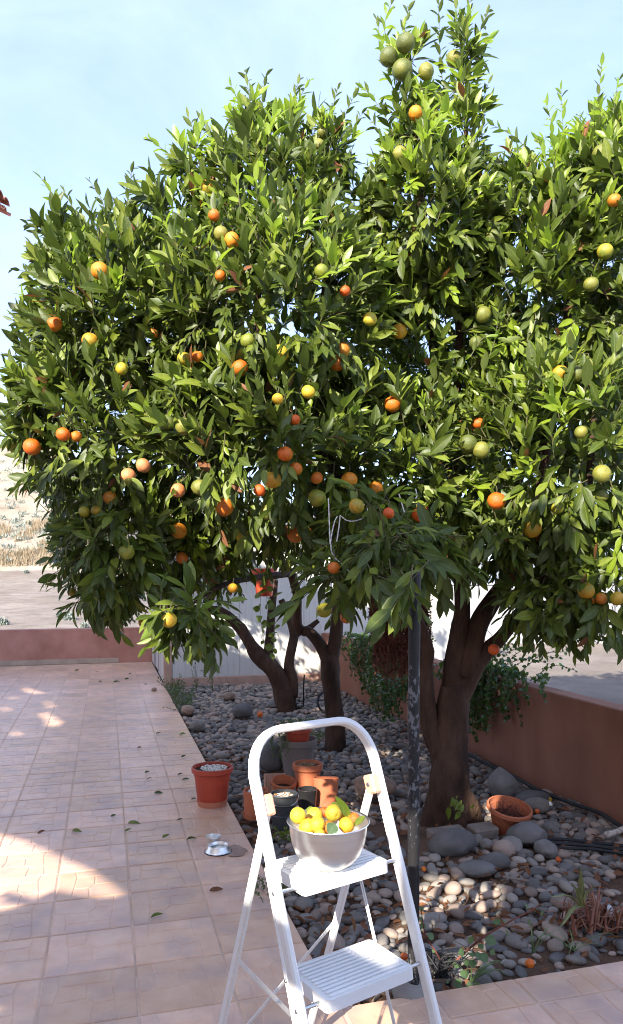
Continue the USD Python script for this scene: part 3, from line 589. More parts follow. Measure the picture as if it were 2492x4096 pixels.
FRUIT = [l.split('|') for l in '''976|103|46|g|hanging highest on the tall shoot at the top
935|137|44|g|hidden half by a leaf, left of the cluster on the tall top shoot
968|168|50|g|the largest of the cluster on the tall top shoot
1025|172|38|g|right of the largest fruit on the tall top shoot
1092|142|38|g|behind leaves at the right of the tall top shoot
1000|272|34|yo|midway down the tall top shoot
962|370|36|g|in shade at the foot of the tall top shoot
776|318|26|g|the upper of a pair on the short shoot left of the tall one
766|350|32|g|the lower of a pair on the short shoot left of the tall one
504|452|40|yo|alone near the upper left skyline of the crown
258|563|44|g|at the far upper left of the crown against leaves
302|553|28|yg|small, behind a leaf beside the big upper left green one
532|562|36|g|the green one of a touching pair in the upper middle
558|578|38|yo|the yellower one of a touching pair in the upper middle
873|520|30|g|small, below the tall top shoot
240|652|42|yo|partly behind a young leaf at the left of the crown
1188|573|44|g|with a round navel facing out, right of the tall shoot
1422|684|36|g|in the dark foliage near the upper right edge
972|623|38|d|deep in shade below the tall top shoot
773|652|34|yg|half covered by leaves in the upper middle
530|663|26|o|mostly hidden above the crown centre
1162|757|40|g|at the edge of the dark hollow on the right
890|768|34|y|above the one with the yellow top, right of centre
961|797|38|y|with a yellow top and orange base, right of centre
217|820|40|yo|on the left flank, above the long pale leaves
131|780|36|o|behind leaves at the left edge of the crown
368|803|24|o|a sliver between leaves on the left flank
597|820|38|yg|next to the big yellow one in the middle
672|852|46|y|big and clear of leaves in the middle of the crown
824|842|36|o|the upper one of the bright pair at the centre
811|872|42|o|the lower one of the bright pair at the centre
443|863|34|yo|left of a small one, in the shade left of centre
475|858|28|o|small, in the shade left of centre
577|885|40|o|below the big yellow ones, in shadow
293|887|30|y|small and yellow on the left flank
1146|825|34|g|behind light young leaves on the right
1416|880|36|g|the upper of a green pair near the right edge
1386|900|38|g|the lower of a green pair near the right edge
1347|898|40|yo|behind a long leaf, left of the green pair near the right edge
1447|370|44|g|near the top of the right hand crown
1456|605|38|yg|at the right edge among dark leaves
1478|482|32|o|at the very right edge high up
742|943|34|y|pale, under a leaf at the centre
668|960|28|y|a yellow piece between leaves at the centre
944|973|40|o|alone against dark leaves, right of centre
872|935|30|d|dark, in the shade right of centre
363|1009|42|g|first of a row of three on the left
401|1018|40|g|middle of a row of three on the left
442|1026|42|g|last and palest of a row of three on the left
35|1067|46|yg|lowest at the far left edge, the greener of two
77|1075|42|o|at the far left edge beside a greener one
152|1045|34|o|under a drooping leaf at the left
183|1050|28|o|small, under leaves inside the left edge
686|1092|38|o|bright and round, below the centre
1126|1067|44|g|upper left one of the big green pair on the right
1158|1083|42|g|lower right one of the big green pair on the right
1150|1018|28|o|behind leaves above the big green pair
656|1155|42|yo|between two leaves, below the centre
712|1128|32|o|behind leaves below the bright round one
762|1150|30|o|a small piece right of the tuft below the centre
840|1155|40|yo|hanging in line with the twine, speckled
763|1198|44|yg|smooth, just above the white twine
858|1218|38|yo|right of the loop of white twine
905|1175|36|yo|in shade right of the twine
308|1145|38|c|sun bleached on the lower left
345|1120|36|c|above the sun bleached one on the lower left
428|1180|36|c|peach coloured beside a rough green one
480|1172|40|g|rough skinned, beside the peach coloured one
265|1198|34|o|under a broad leaf on the lower left
540|1220|46|o|large and in shadow, lower middle
646|1232|42|g|rough skinned, above the rough yellow one
592|1292|48|y|rough skinned and bright, lower middle
578|1327|32|o|just below the rough yellow one
1011|1236|42|d|bumpy, right of the hanging twine
1195|1205|44|o|above the fork of the right hand trunk
1280|1272|46|yo|behind a leaf, low on the right
1342|1222|30|yg|small, above the leafy spray on the right
1448|1140|44|g|under a leaf near the right edge
1449|1193|30|g|small, low near the right edge
430|1277|40|yo|split by a leaf, lower left
305|1328|38|yg|in deep shade, lower left
437|1342|30|o|round in the deep shade, lower left
710|1287|40|o|behind two leaves, left of the twine
742|1285|28|o|small, next to the twine
935|1235|28|d|dark, deep behind the twine
1063|1343|30|o|in the dark gap left of the right hand trunk
803|1366|30|o|at the lower end of the twine
780|1468|38|yg|hanging lowest at the middle, greenish
835|1484|34|o|hanging lowest at the middle beside a greenish one
407|1492|38|y|on the sunlit low spray at the left
348|1497|30|yo|behind a leaf of the sunlit low spray
1188|1563|28|d|small, hanging under the fork of the right hand trunk
1410|1420|42|yo|the largest of the low cluster at the right edge
1420|1440|30|o|under the largest of the low cluster at the right edge
1446|1440|30|o|third in the low cluster at the right edge
1485|1440|34|yg|cut by the right edge of the photo, low down
173|1424|22|yo|tiny, at the lower left tip of the crown
1398|1040|32|g|in shade on the right
203|1232|28|yg|left one of the small shaded pair at the left
232|1228|26|yo|right one of the small shaded pair at the left
560|1415|24|y|small, hanging before the shed
515|518|28|o|hidden under the upper left lone one
625|1180|30|d|behind leaves in the lower middle
710|1010|26|d|a red glint deep in the centre
830|700|26|d|a red glint in the upper middle'''.split('\n')]
FN = {'g': 'green', 'yg': 'yellow-green', 'y': 'yellow', 'yo': 'half-ripe yellow', 'o': 'ripe', 'd': 'deep red-orange', 'c': 'pinkish'}
M['f_c'] = fruitmat('peel_pinkish', (.50, .20, .08), (.58, .24, .10), (.58, .18, .05))
ico3 = trimesh.creation.icosphere(3)
def orange_mesh(c, d, seed, flat=.94, lump=.03, tilt=.5):
    r = np.random.default_rng(seed); v = np.array(ico3.vertices); a = np.hypot(v[:, 0], v[:, 1])
    dim = -.13*np.exp(-(a/.20)**2)*(v[:, 2] > 0)-.07*np.exp(-(a/.16)**2)*(v[:, 2] < 0)
    seg = 1+.012*np.cos(10*np.arctan2(v[:, 1], v[:, 0]))*np.exp(-(a/.5)**2)
    q = v*(1+lump*2*(meshkit.fbm(v*2.2+seed, 3, seed)-.5))[:, None]*seg[:, None]; q[:, 2] = q[:, 2]*flat+dim
    calyx = lathe([(0, .02), (.07, .03), (.11, .0), (.0, -.03)], 6, (0, 0, .84)); 
    R = rotz(r.uniform(0, 6.28)) @ rotx(r.normal()*tilt) @ roty(r.normal()*tilt)
    return ((q*d/2) @ R.T)+np.array(c), np.array(ico3.faces)
fr_c, fr_r, fr_own = [], [], []; fruit_stems = {0: [], 1: []}
for i, (dx, dy, dd, kd, ph) in enumerate(FRUIT):
    sx, sy, px = float(dx)*K, float(dy)*K, float(dd)*K
    t1, o, d = hit_blobs(B1, sx, sy); t2, _, _ = hit_blobs(B2, sx, sy)
    c_ = [(t, k) for k, t in enumerate((t1, t2)) if t is not None]
    t, k = min(c_) if c_ else (4.2, 0)
    t = t-.042 if kd not in 'd' and float(dd) > 31 else t+.01
    c = o+d*t; dia = px/FPX*t
    fr_c.append(c); fr_r.append(dia/2); fr_own.append(k); back = np.array([0, .06, .05])
    fruit_stems[k].append(smoothpath(np.array([c+[0, 0, dia*.4], c+[.005, .02, dia*.5+.03], c+[.0, .16, dia*.5+.07]]), 5))
    lump = .07 if 'rough' in ph or 'bumpy' in ph else .025
    obj('orange', orange_mesh(c, dia, i, lump=lump), M['f_'+kd], '%s orange %s' % (FN[kd], ph), 'orange', smooth=True, loc=c)
fr_c, fr_r, fr_own = np.array(fr_c), np.array(fr_r), np.array(fr_own)

def newness(p, n):
    sx = p[0]/p[1]*FPX+CX; f = .05+.10*(p[2] > 2.9)+.30*(p[2] > 3.9)
    if p[0] > .45 and p[2] > 2.0: f += .12
    return f*(1.2 if n[2] > .2 else .5)
# tree on the right, nearest
base1 = np.array([.85, 4.56, -.06])
t1 = thing('orange_tree', 'large fruiting orange tree with a thick dark forked trunk beside the terracotta wall', 'tree', base1)
def T1(x, y, Y=4.56): return P(*z6(x, y), Y)
trunk = [limb([base1+[0, 0, -.1], base1+[0, 0, .12], T1(668, 1080), T1(672, 900), T1(684, 740), T1(690, 650)], [.168, .142, .118, .106, .10, .088], 30, 70, 1, .20),
         limb([base1+[-.12, -.02, -.08], base1+[-.1, -.03, .10], T1(625, 1080)+[.0, -.06, 0], T1(650, 900)+[0, -.03, 0]], [.09, .07, .065, .045], 16, 40, 2, .2),
         limb([base1+[.14, -.03, -.08], base1+[.12, -.02, .12], T1(715, 1120)+[0, -.05, 0], T1(700, 940)], [.085, .07, .055, .045], 16, 40, 3, .2)]
part('trunk', cat_(trunk), M['bark'], t1, smooth=True)
br1 = [([T1(640, 990), T1(578, 860), T1(560, 700), T1(552, 560), T1(530, 380, 4.5), PD(820, 1150, 4.5), PD(640, 900, 4.5), PD(620, 600, 4.6)], [.075, .062, .05, .045, .04, .035, .028, .015]),
       ([T1(680, 760), T1(690, 560), T1(715, 380), T1(728, 220), PD(1090, 1150, 4.6), PD(1040, 800, 4.5), PD(1010, 450, 4.3), PD(985, 120, 4.28)], [.078, .068, .058, .048, .038, .03, .02, .008]),
       ([T1(700, 730), T1(790, 560), T1(860, 470), T1(930, 400, 4.5), PD(1290, 1420, 4.3), PD(1400, 1250, 4.2), PD(1430, 1000, 4.3)], [.07, .058, .05, .042, .035, .028, .015]),
       ([T1(735, 600), T1(790, 400), T1(850, 280), T1(960, 130, 4.6), T1(1045, 40, 4.6), PD(1290, 1250, 4.7), PD(1340, 900, 4.8), PD(1420, 500, 4.6), PD(1450, 330, 4.5)], [.075, .066, .058, .05, .042, .036, .028, .018, .008]),
       ([PD(1090, 1150, 4.6), PD(1110, 700, 4.5), PD(1120, 400, 4.4), PD(1125, 60, 4.36)], [.03, .024, .016, .006]),
       ([PD(640, 900, 4.5), PD(610, 650, 4.5), PD(600, 450, 4.5), PD(590, 230, 4.5)], [.028, .02, .014, .005]),
       ([PD(820, 1150, 4.5), PD(860, 1250, 4.0), PD(900, 1340, 3.8), PD(950, 1400, 3.65)], [.03, .02, .012, .006]),
       ([PD(760, 1100, 4.5), PD(780, 700, 4.5), PD(790, 350, 4.55)], [.028, .018, .006])]
for k, (p, r) in enumerate(br1): part('branch', limb(p, r, 9, 30, 10+k, .10), M['bark'], t1, smooth=True)
def whips(g, defs, seed, lsize=(.07, .115), wr=(.30, .40)):
    """long single shoots that stand out of the crown's outline"""
    r = np.random.default_rng(seed); B, D_, N_, L, Kd = [], [], [], [], []
    for pts, Y_, kind in defs:
        p = smoothpath(np.array([PD(x, y, Y_+.06*i) for i, (x, y) in enumerate(pts)]), 10); g['tw'].append(p); seg = np.r_[0, np.linalg.norm(np.diff(p, axis=0), axis=1).cumsum()]; ph = r.uniform(0, 6.28)
        for k, d in enumerate(np.arange(.02, seg[-1], .026)):
            c = np.array([np.interp(d, seg, p[:, j]) for j in range(3)]); i = min(8, int(np.searchsorted(seg, d))); ax = nrm(p[i+1]-p[i]); s1 = nrm(np.cross(ax, [.3, .8, .2])); s2 = np.cross(ax, s1); a = ph+k*2.4; rd = s1*math.cos(a)+s2*math.sin(a); t = d/seg[-1]
            B.append(c); D_.append(nrm(rd*(1-.45*t)+ax*(.5+.6*t)+r.normal(size=3)*.12)); N_.append(nrm(ax*.8+[0, -.1, .4]-rd*.2+r.normal(size=3)*.25)); L.append(r.uniform(*lsize)*(1-.35*t)); Kd.append(2 if kind and r.random() < .75 else (1 if r.random() < .4 else 0))
    B, D_, N_, L = map(np.array, (B, D_, N_, L)); W = L*r.uniform(*wr, len(L)); V = leaves_mesh(B, D_, N_, L, W, r.uniform(.2, .6, len(L)), r.uniform(-.05, .2, len(L)))
    for k, v in zip(('B', 'D', 'N', 'L', 'W', 'K', 'V'), (B, D_, N_, L, W, np.array(Kd), V)): g[k] = np.concatenate([g[k], v])
W1 = [([(470, 420), (420, 380), (352, 330)], 4.4, 1), ([(480, 400), (470, 330), (450, 275)], 4.4, 0), ([(520, 400), (510, 340), (480, 280)], 4.35, 0), ([(590, 330), (575, 250), (555, 205)], 4.45, 1), ([(610, 330), (600, 240), (592, 172)], 4.45, 0), ([(630, 330), (632, 250), (640, 180)], 4.5, 0), ([(690, 360), (700, 270), (720, 190)], 4.5, 0), ([(690, 340), (720, 240), (745, 195)], 4.55, 1), ([(770, 380), (790, 300), (815, 205)], 4.5, 0), ([(800, 380), (825, 290), (860, 215)], 4.5, 0), ([(810, 400), (840, 330), (875, 265)], 4.5, 0), ([(800, 480), (830, 420), (845, 365)], 4.3, 1),
      ([(950, 330), (915, 260), (868, 205)], 4.2, 1), ([(960, 260), (930, 160), (905, 40)], 4.25, 1), ([(975, 200), (970, 100), (985, 10)], 4.25, 0), ([(940, 130), (925, 60), (950, -10)], 4.25, 1), ([(1080, 300), (1060, 150), (1055, -20)], 4.35, 0), ([(1110, 200), (1120, 80), (1130, -10)], 4.3, 0), ([(1120, 200), (1150, 90), (1180, 15)], 4.3, 0), ([(1110, 120), (1100, 40), (1090, -20)], 4.35, 0), ([(1110, 330), (1140, 230), (1160, 120)], 4.25, 1), ([(1110, 420), (1145, 300), (1175, 200)], 4.25, 0), ([(1090, 420), (1140, 360), (1165, 320)], 4.25, 0), ([(960, 440), (920, 330), (885, 280)], 4.2, 0), ([(970, 480), (920, 430), (880, 395)], 4.2, 0), ([(1000, 420), (985, 330), (975, 240)], 4.15, 1),
      ([(1040, 560), (1060, 500), (1075, 440)], 4.0, 1), ([(1000, 560), (1000, 500), (990, 440)], 4.05, 1), ([(1130, 520), (1150, 450), (1195, 390)], 4.3, 0), ([(1300, 420), (1250, 340), (1185, 300)], 4.4, 1), ([(1330, 420), (1330, 320), (1312, 240)], 4.4, 1), ([(1350, 430), (1355, 330), (1350, 215)], 4.4, 1), ([(1420, 420), (1400, 330), (1395, 280)], 4.4, 1), ([(1450, 360), (1440, 260), (1448, 150)], 4.4, 1), ([(1470, 360), (1475, 260), (1490, 190)], 4.4, 1), ([(1250, 480), (1240, 420), (1250, 370)], 4.4, 0), ([(1340, 480), (1320, 400), (1290, 330)], 4.3, 1), ([(1120, 680), (1090, 640), (1070, 600)], 4.0, 1), ([(1160, 900), (1190, 820), (1200, 740)], 4.0, 1), ([(1130, 860), (1170, 810), (1240, 830)], 4.0, 1), ([(1340, 980), (1300, 950), (1280, 900)], 3.6, 1), ([(1380, 990), (1440, 960), (1490, 900)], 3.6, 1)]
W2 = [([(190, 560), (140, 490), (100, 430)], 4.5, 1), ([(200, 540), (170, 490), (150, 450)], 4.5, 0), ([(260, 530), (240, 470), (215, 435)], 4.5, 0), ([(300, 530), (310, 460), (318, 405)], 4.4, 0), ([(320, 540), (345, 490), (370, 430)], 4.4, 0), ([(370, 560), (385, 510), (398, 460)], 4.4, 0), ([(150, 600), (100, 550), (60, 540)], 4.45, 0), ([(140, 680), (90, 660), (25, 645)], 4.4, 0), ([(120, 620), (90, 570), (85, 530)], 4.3, 0), ([(130, 720), (90, 640), (75, 590)], 4.25, 1), ([(120, 760), (80, 750), (40, 745)], 4.3, 0), ([(100, 830), (70, 790), (30, 770)], 4.2, 0), ([(110, 880), (60, 870), (15, 850)], 4.15, 0), ([(80, 960), (40, 950), (-10, 935)], 4.1, 0), ([(90, 1000), (50, 1000), (0, 1010)], 4.1, 0), ([(110, 1010), (60, 960), (10, 910)], 4.1, 1), ([(240, 760), (240, 690), (245, 640)], 3.9, 1), ([(360, 760), (355, 700), (355, 645)], 3.85, 1), ([(270, 880), (260, 820), (240, 785)], 3.8, 0), ([(420, 960), (430, 900), (440, 850)], 3.75, 0), ([(300, 900), (330, 850), (310, 800)], 3.8, 0), ([(60, 1010), (30, 1040), (-10, 1050)], 4.05, 0), ([(420, 1460), (500, 1490), (560, 1540)], 3.0, 1), ([(400, 1460), (380, 1510), (350, 1560)], 2.95, 1), ([(430, 1470), (450, 1510), (455, 1560)], 2.95, 1), ([(200, 1380), (160, 1400), (125, 1415)], 4.0, 0), ([(470, 1470), (520, 1480), (570, 1500)], 3.05, 1)]
g1 = grow(B1, 100, 11, newness=newness); whips(g1, W1, 21)
s = fr_own == 0
print('leaves', len(g1['L']))
build_crown(t1, g1, 285, (fr_c, fr_r), fruit_stems[0])
# sucker leaves at the foot of the trunk
q = np.random.default_rng(5); sk = P(1840, 3205, 4.33)
lv = leaves_mesh(sk+q.normal(size=(16, 3))*[.035, .012, .03], nrm(q.normal(size=(16, 3))*[.5, .3, .4]+[0, -.4, -.3]), nrm(q.normal(size=(16, 3))*.3+[0, -1, .3]), q.uniform(.04, .085, 16), q.uniform(.018, .03, 16), np.full(16, .3), np.full(16, .1))
m, uv = flat_leaves(lv); part('sucker_leaves', m, M['leaf_mid'], t1, smooth=True, uv=uv, kind='stuff')
# middle tree
base2 = P(*z6(122, 925), 6.6); base2[2] = -.06
t2 = thing('orange_tree', 'middle orange tree with a slim forked trunk left of the black pole', 'tree', base2)
def T2(x, y, Y=6.6): return P(*z6(x, y), Y)
part('trunk', limb([base2+[0, 0, -.1], base2+[0, 0, .1], T2(122, 820), T2(108, 700), T2(98, 580), T2(95, 500)], [.115, .098, .085, .075, .088, .085], 22, 50, 4, .2), M['bark'], t2, smooth=True)
for k, (p, r) in enumerate([([T2(88, 540), T2(52, 460), T2(0, 395), T2(-60, 360), PD(700, 1380, 6.3), PD(520, 1200, 5.6), PD(380, 1000, 4.9), PD(300, 700, 4.6)], [.06, .055, .05, .045, .04, .035, .03, .012]),
                            ([T2(100, 540), T2(122, 430), T2(132, 300), T2(150, 150), PD(800, 1150, 6.4), PD(720, 900, 6.2)], [.065, .06, .055, .045, .035, .012]),
                            ([PD(520, 1200, 5.6), PD(300, 1120, 4.7), PD(120, 1000, 4.25)], [.035, .025, .008]), ([PD(700, 1380, 6.3), PD(560, 1400, 4.6), PD(450, 1460, 3.65)], [.03, .018, .006])]):
    part('branch', limb(p, r, 8, 24, 30+k, .10), M['bark'], t2, smooth=True)
g2 = grow(B2, 100, 12, newness=newness); g2b = grow(B2b, 26, 13, inner=.2)
whips(g2, W2, 22)
for k in ('B', 'D', 'N', 'L', 'W', 'K', 'V'): g2[k] = np.concatenate([g2[k], g2b[k]])
g2['tw'] += g2b['tw']
build_crown(t2, g2, 290, (fr_c, fr_r), fruit_stems[1])
# far left tree
base3 = P(*z8(1080, 1010), 8.55); base3[2] = -.06
t3 = thing('orange_tree', 'rear orange tree whose trunk leans left in front of the white shed', 'tree', base3)
def T3(x, y, Y=8.55): return P(*z8(x, y), Y)
part('trunk', limb([base3+[0, 0, -.1], base3+[-.01, 0, .08], T3(1035, 880), T3(965, 770), T3(890, 705), T3(840, 630), T3(775, 530), T3(700, 450), T3(640, 410), T3(560, 340), PD(600, 1280, 8.3)], [.14, .125, .11, .10, .095, .075, .068, .062, .055, .05, .04], 20, 60, 5, .2), M['bark'], t3, smooth=True)
for k, (p, r) in enumerate([([T3(950, 775), T3(958, 640), T3(968, 520), T3(980, 380), T3(1000, 200)], [.055, .052, .05, .045, .035]),
                            ([T3(1110, 980), T3(1118, 870), T3(1092, 770), T3(1112, 650), T3(1128, 560), T3(1095, 460), T3(1040, 330)], [.075, .062, .058, .055, .055, .045, .035]),
                            ([T3(1118, 590), T3(1165, 545), T3(1225, 520), T3(1290, 470)], [.045, .04, .035, .025])]):
    part('branch', limb(p, r, 10, 24, 50+k, .12), M['bark'], t3, smooth=True)
g3 = grow(B3, 26, 14, inner=.2)
build_crown(t3, g3, 60)
# small-leaved citrus at the left
cs = PD(270, 1420, 14.6); cs[2] = -.06
t4 = thing('citrus_tree', 'distant citrus tree with tiny green fruit beyond the far wall at the left', 'tree', cs)
tree_mats = ['lemon', 'lemon', 'leaf_mid', 'lemon']
part('trunk', limb([cs+[0, 0, -.1], cs+[0, 0, .5], PD(260, 1400, 14.5), PD(200, 1250, 14.3), PD(130, 1150, 14.3)], [.05, .045, .03, .02, .006], 8, 20, 6), M['bark'], t4, smooth=True)
part('branch', limb([PD(220, 1330, 14.3), PD(120, 1235, 14.2), PD(70, 1190, 14.2)], [.012, .008, .003], 5, 10, 61), M['bark'], t4, smooth=True)
g4 = grow(B3s, 60, 15, lsize=(.08, .12), inner=.3, wr=(.45, .55)); build_crown(t4, g4, 40)
tree_mats = None
q = np.random.default_rng(8)
for k in range(22):
    dx, dy = q.uniform(115, 205), q.uniform(1180, 1400); c = PD(dx, dy, 13.5); part('green_fruit', orange_mesh(c, .065, 300+k, .98), M['f_g'], t4, smooth=True)
# ------------------------------------------------------------------ stones of the bed
ico1 = trimesh.creation.icosphere(1); ico2 = trimesh.creation.icosphere(2)
def stone(c, ax, seed, R=None, sub=2, rough=.10):
    m = ico2 if sub == 2 else (ico3 if sub == 3 else ico1); v = np.array(m.vertices); r = np.random.default_rng(seed)
    n = nrm(np.sign(v)*np.abs(v)**.88)*(1+rough*2*(meshkit.fbm(v*1.3+seed*3.1, 2, seed)-.5))[:, None]
    if R is None: R = rotz(r.uniform(0, 6.28)) @ rotx(r.normal()*.16) @ roty(r.normal()*.16)
    return (n*np.array(ax)/2) @ np.asarray(R).T+np.array(c), np.array(m.faces)
def gs(x, y, off=(0, 0), sc=1.0): return off[0]+x/sc, off[1]+y/sc
R5 = lambda x, y: gs(x, y, (1700, 3000), 1.8927)
R6 = lambda x, y: gs(x, y, (1650, 3450), 1.780)
R8 = lambda x, y: gs(x, y, (500, 2200), 1.6656)
R1 = lambda x, y: gs(x, y, (900, 2820), 1.6656)
Z5 = lambda x, y: gs(x, y, (0, 2200), 1.2)
Z7 = lambda x, y: gs(x, y, (0, 3000), 1.2)
occ = []          # (x, y, r) keep the small stones out
def big(px, w, h, dep, mat, label, rz=0.0, tilt=0.0, name='boulder', rough=.17, z=-.03, point=0.0):
    g = G(*px); R = rotz(rz) @ roty(tilt)
    sv, sf = stone(np.zeros(3), (w, dep, h), len(occ)*7+3, np.eye(3), 3, rough); sv = sv*np.c_[1-point*np.clip(sv[:, 2]/h*2, 0, 1)**1.5, 1-point*np.clip(sv[:, 2]/h*2, 0, 1)**1.5, np.ones(len(sv))]
    sv[:, 0] += point*.25*sv[:, 2]*-1
    obj(name, (sv @ R.T+g+[0, 0, h*.5+z], sf), mat, label, 'stone', smooth=True); occ.append((g[0], g[1], max(w, dep)*.43))
big(R5(585, 335), .21, .22, .15, M['st1'], 'upright pointed dark grey boulder behind the bowl of dry twigs', point=.62, rough=.16)
big(R5(815, 390), .24, .10, .16, M['st1'], 'flat dark slab stone right of the pointed boulder')
big(R5(850, 440), .17, .10, .14, M['st0'], 'grey boulder right of the bowl rim with orange peel beside it')
big(R5(205, 770), .26, .15, .17, M['st1'], 'largest smooth grey boulder in front of the long stone block', .15, -.12)
big(R5(597, 785), .125, .105, .11, M['st2'], 'rounded cream coloured boulder in front of the bowl of twigs', rough=.08)
big(R5(770, 690), .225, .13, .17, M['st1'], 'broad dark speckled boulder right below the bowl of twigs')
big(R5(650, 740), .13, .09, .12, M['st0'], 'grey boulder half hidden behind the cream boulder')
big(R5(470, 750), .085, .085, .08, M['st0'], 'small round grey boulder left of the cream boulder')
big(R5(915, 770), .11, .09, .15, M['st1'], 'dark elongated boulder pointing away, right of the cream boulder', .5)
big(R5(530, 860), .155, .085, .11, M['st1'], 'dark oval boulder below the cream boulder')
big(R5(400, 910), .20, .075, .12, M['st1'], 'wide low dark boulder with a crooked outline left of the oval one')
big(R1(990, 590), .29, .16, .2, M['st4'], 'angular brown boulder beside the ladder hinge', rough=.25)
big(R8(780, 1105), .23, .17, .2, M['st1'], 'domed grey boulder left of the rear tree')
big(R8(1010, 1035), .22, .09, .2, M['st1'], 'flat dark boulder at the foot of the rear tree')
big(R8(695, 990), .15, .11, .14, M['st4'], 'brown boulder near the shed plinth')
big(R8(420, 1080), .14, .10, .12, M['st4'], 'pinkish boulder near the bed edge by the green weeds')
big(Z5(950, 855), .16, .11, .13, M['st0'], 'pale grey boulder at the left edge of the bed')
big(Z5(900, 775), .14, .10, .12, M['st4'], 'tan boulder with a yellow leaf on it at the bed edge')
big(R1(310, 420), .25, .24, .22, M['st1'], 'big dark round boulder left of the grey planter', rough=.05)
big((1640, 3960), .13, .09, .12, M['st0'], 'grey boulder at the foot of the black pole inside the bed corner', z=-.06)
occ[-1] = (*G(1560, 3985)[:2], .1)
big(Z5(740, 678), .075, .05, .06, M['st4'], 'stray brown stone on the terrace tiles near the shed corner', z=0)
# keep-out discs: trunks, pots
for (x, y, r) in ((base1[0], base1[1], .24), (base2[0], base2[1], .12), (base3[0], base3[1], .15)): occ.append((x, y, r))
POTS = dict(red=(849, 3222, 'r'), cyl=(1023, 3270, 'c'))
for (sx, sy, r) in ((849, 3215, .11), (1023, 3262, .10), (1135, 3290, .10), (1131, 3205, .09), (1230, 3190, .10), (1304, 3200, .09), (1190, 3085, .14), (2022, 3310, .11), (1228, 3225, .05)):
    g = G(sx, sy); occ.append((g[0], g[1], r))
for u in (0, 1):
    g = G(1783+u*144, 3335); occ.append((g[0], g[1], .09))
occ = np.array(occ)
sr = np.random.default_rng(21)
cell = {}; placed = []
def place(u, v, r, gap=.88):
    p = UV(u, v); key = (int(p[0]/.12), int(p[1]/.12))
    for a in (-1, 0, 1):
        for b in (-1, 0, 1):
            for (x2, y2, r2) in cell.get((key[0]+a, key[1]+b), ()):
                if (x2-p[0])**2+(y2-p[1])**2 < ((r+r2)*gap)**2: return None
    if (((occ[:, 0]-p[0])**2+(occ[:, 1]-p[1])**2) < (occ[:, 2]+r*.3)**2).any(): return None
    cell.setdefault(key, []).append((p[0], p[1], r)); return p
for r_lo, r_hi, tries in ((.036, .047, 700), (.027, .036, 9000), (.019, .027, 22000), (.012, .019, 22000)):
    for _ in range(tries):
        u = sr.uniform(2.50, 10.38); v = sr.uniform(V0+.03, 3.04); r = sr.uniform(r_lo, r_hi)
        x, y = UV(u, v)[:2]
        bare = math.exp(-((x-1.75)**2/.22+(y-3.62)**2/.05))*1.3+math.exp(-((x-.55)**2/.12+(y-4.25)**2/.10))*1.1+math.exp(-(u-2.48)/.055)*.9+.45*max(0, math.exp(-((v-V0)/.07)))
        if u < 4.4: bare += .55*(meshkit.fbm(np.array([[x*2.6, y*2.6, 5.0]]), 2, 4)[0] > .56)
        if sr.random() < bare: continue
        p = place(u, v, r)
        if p is not None: placed.append((p[0], p[1], r))
placed = np.array(placed); print('stones', len(placed))
sxp = CX+FPX*placed[:, 0]/placed[:, 1]; big_ = placed[:, 2]/placed[:, 1]*np.where((sxp > -50) & (sxp < 2540), 1, 0)
# what the ladder, pots and trunks hide is no candidate for an individual stone
order = np.argsort(-big_); indiv = set(order[:300].tolist())
SL = ['rounded grey river stone lying in the stone bed', 'dark blue-grey river stone lying in the stone bed', 'pinkish tan river stone lying in the stone bed', 'pale cream river stone lying in the stone bed']
stuff = {0: [], 1: [], 2: [], 3: []}
for i, (x, y, r) in enumerate(placed):
    k = int(sr.choice(4, p=[.36, .22, .27, .15])); el = sr.uniform(1.0, 1.7); ax = (2*r*el, 2*r/el**.35, 2*r*sr.uniform(.5, .78)); z = soilz([x], [y])[0]+ax[2]*sr.uniform(.12, .42)
    if i in indiv: obj('river_stone', stone((x, y, z), ax, i, None, 2), M['st%d' % k], SL[k], 'stone', ('grey', 'blue-grey', 'tan', 'cream')[k]+' river stones in the bed', smooth=True)
    else: stuff[k].append(stone((x, y, z), ax, i, None, 2 if y < 4.6 else 1))
for k in stuff: obj('pebbles', cat_(stuff[k]), M['st%d' % k], None if 0 else ('grey', 'blue-grey', 'pinkish tan', 'pale cream')[k]+' pebbles filling the far and small gaps of the bed', 'pebbles', kind='stuff', smooth=True)
# leaf litter between the stones
ln = 1500; lu = sr.uniform(2.47, 6.8, ln); lv_ = V0+(3.02-V0)*sr.random(ln)**1.25; lx, ly = (np.stack([lu, lv_], 1) @ np.array([GU, GV])).T
keep = sr.random(ln) < np.where(ly < 4.4, 1, .5); lx, ly = lx[keep], ly[keep]; ln = len(lx)
lb = np.stack([lx, ly, soilz(lx, ly)+sr.uniform(.01, .05, ln)], -1); Ll = sr.uniform(.03, .075, ln)
m, uv = flat_leaves(leaves_mesh(lb, np.c_[sr.normal(size=(ln, 2)), sr.normal(size=ln)*.15], np.c_[sr.normal(size=(ln, 2))*.5, np.ones(ln)], Ll, Ll*.42, sr.uniform(.2, .9, ln), sr.uniform(-.3, .3, ln)))
obj('dry_leaf_litter', m, M['leaf_dry'], 'brown dry leaves scattered between the stones of the bed', 'dry leaves', kind='stuff', smooth=True, uv=uv)

# ------------------------------------------------------------------ black pole
pb = G(1654, 3955); POLE = pb.copy()
pl = thing('black_pole', 'black painted metal pole with white paint chips at the corner of the stone bed', 'pole', (pb[0], pb[1], 0))
part('shaft', tube([(pb[0], pb[1], -.1), (pb[0], pb[1], 1.0), (pb[0]+.006, pb[1], 1.52)], .0215, 20), M['black_paint'], pl, smooth=40)
part('collar', lathe([(.0215, .0), (.027, .0), (.027, .03), (.0215, .032)], 20, (pb[0], pb[1], -.02)), M['block'], pl, smooth=40)

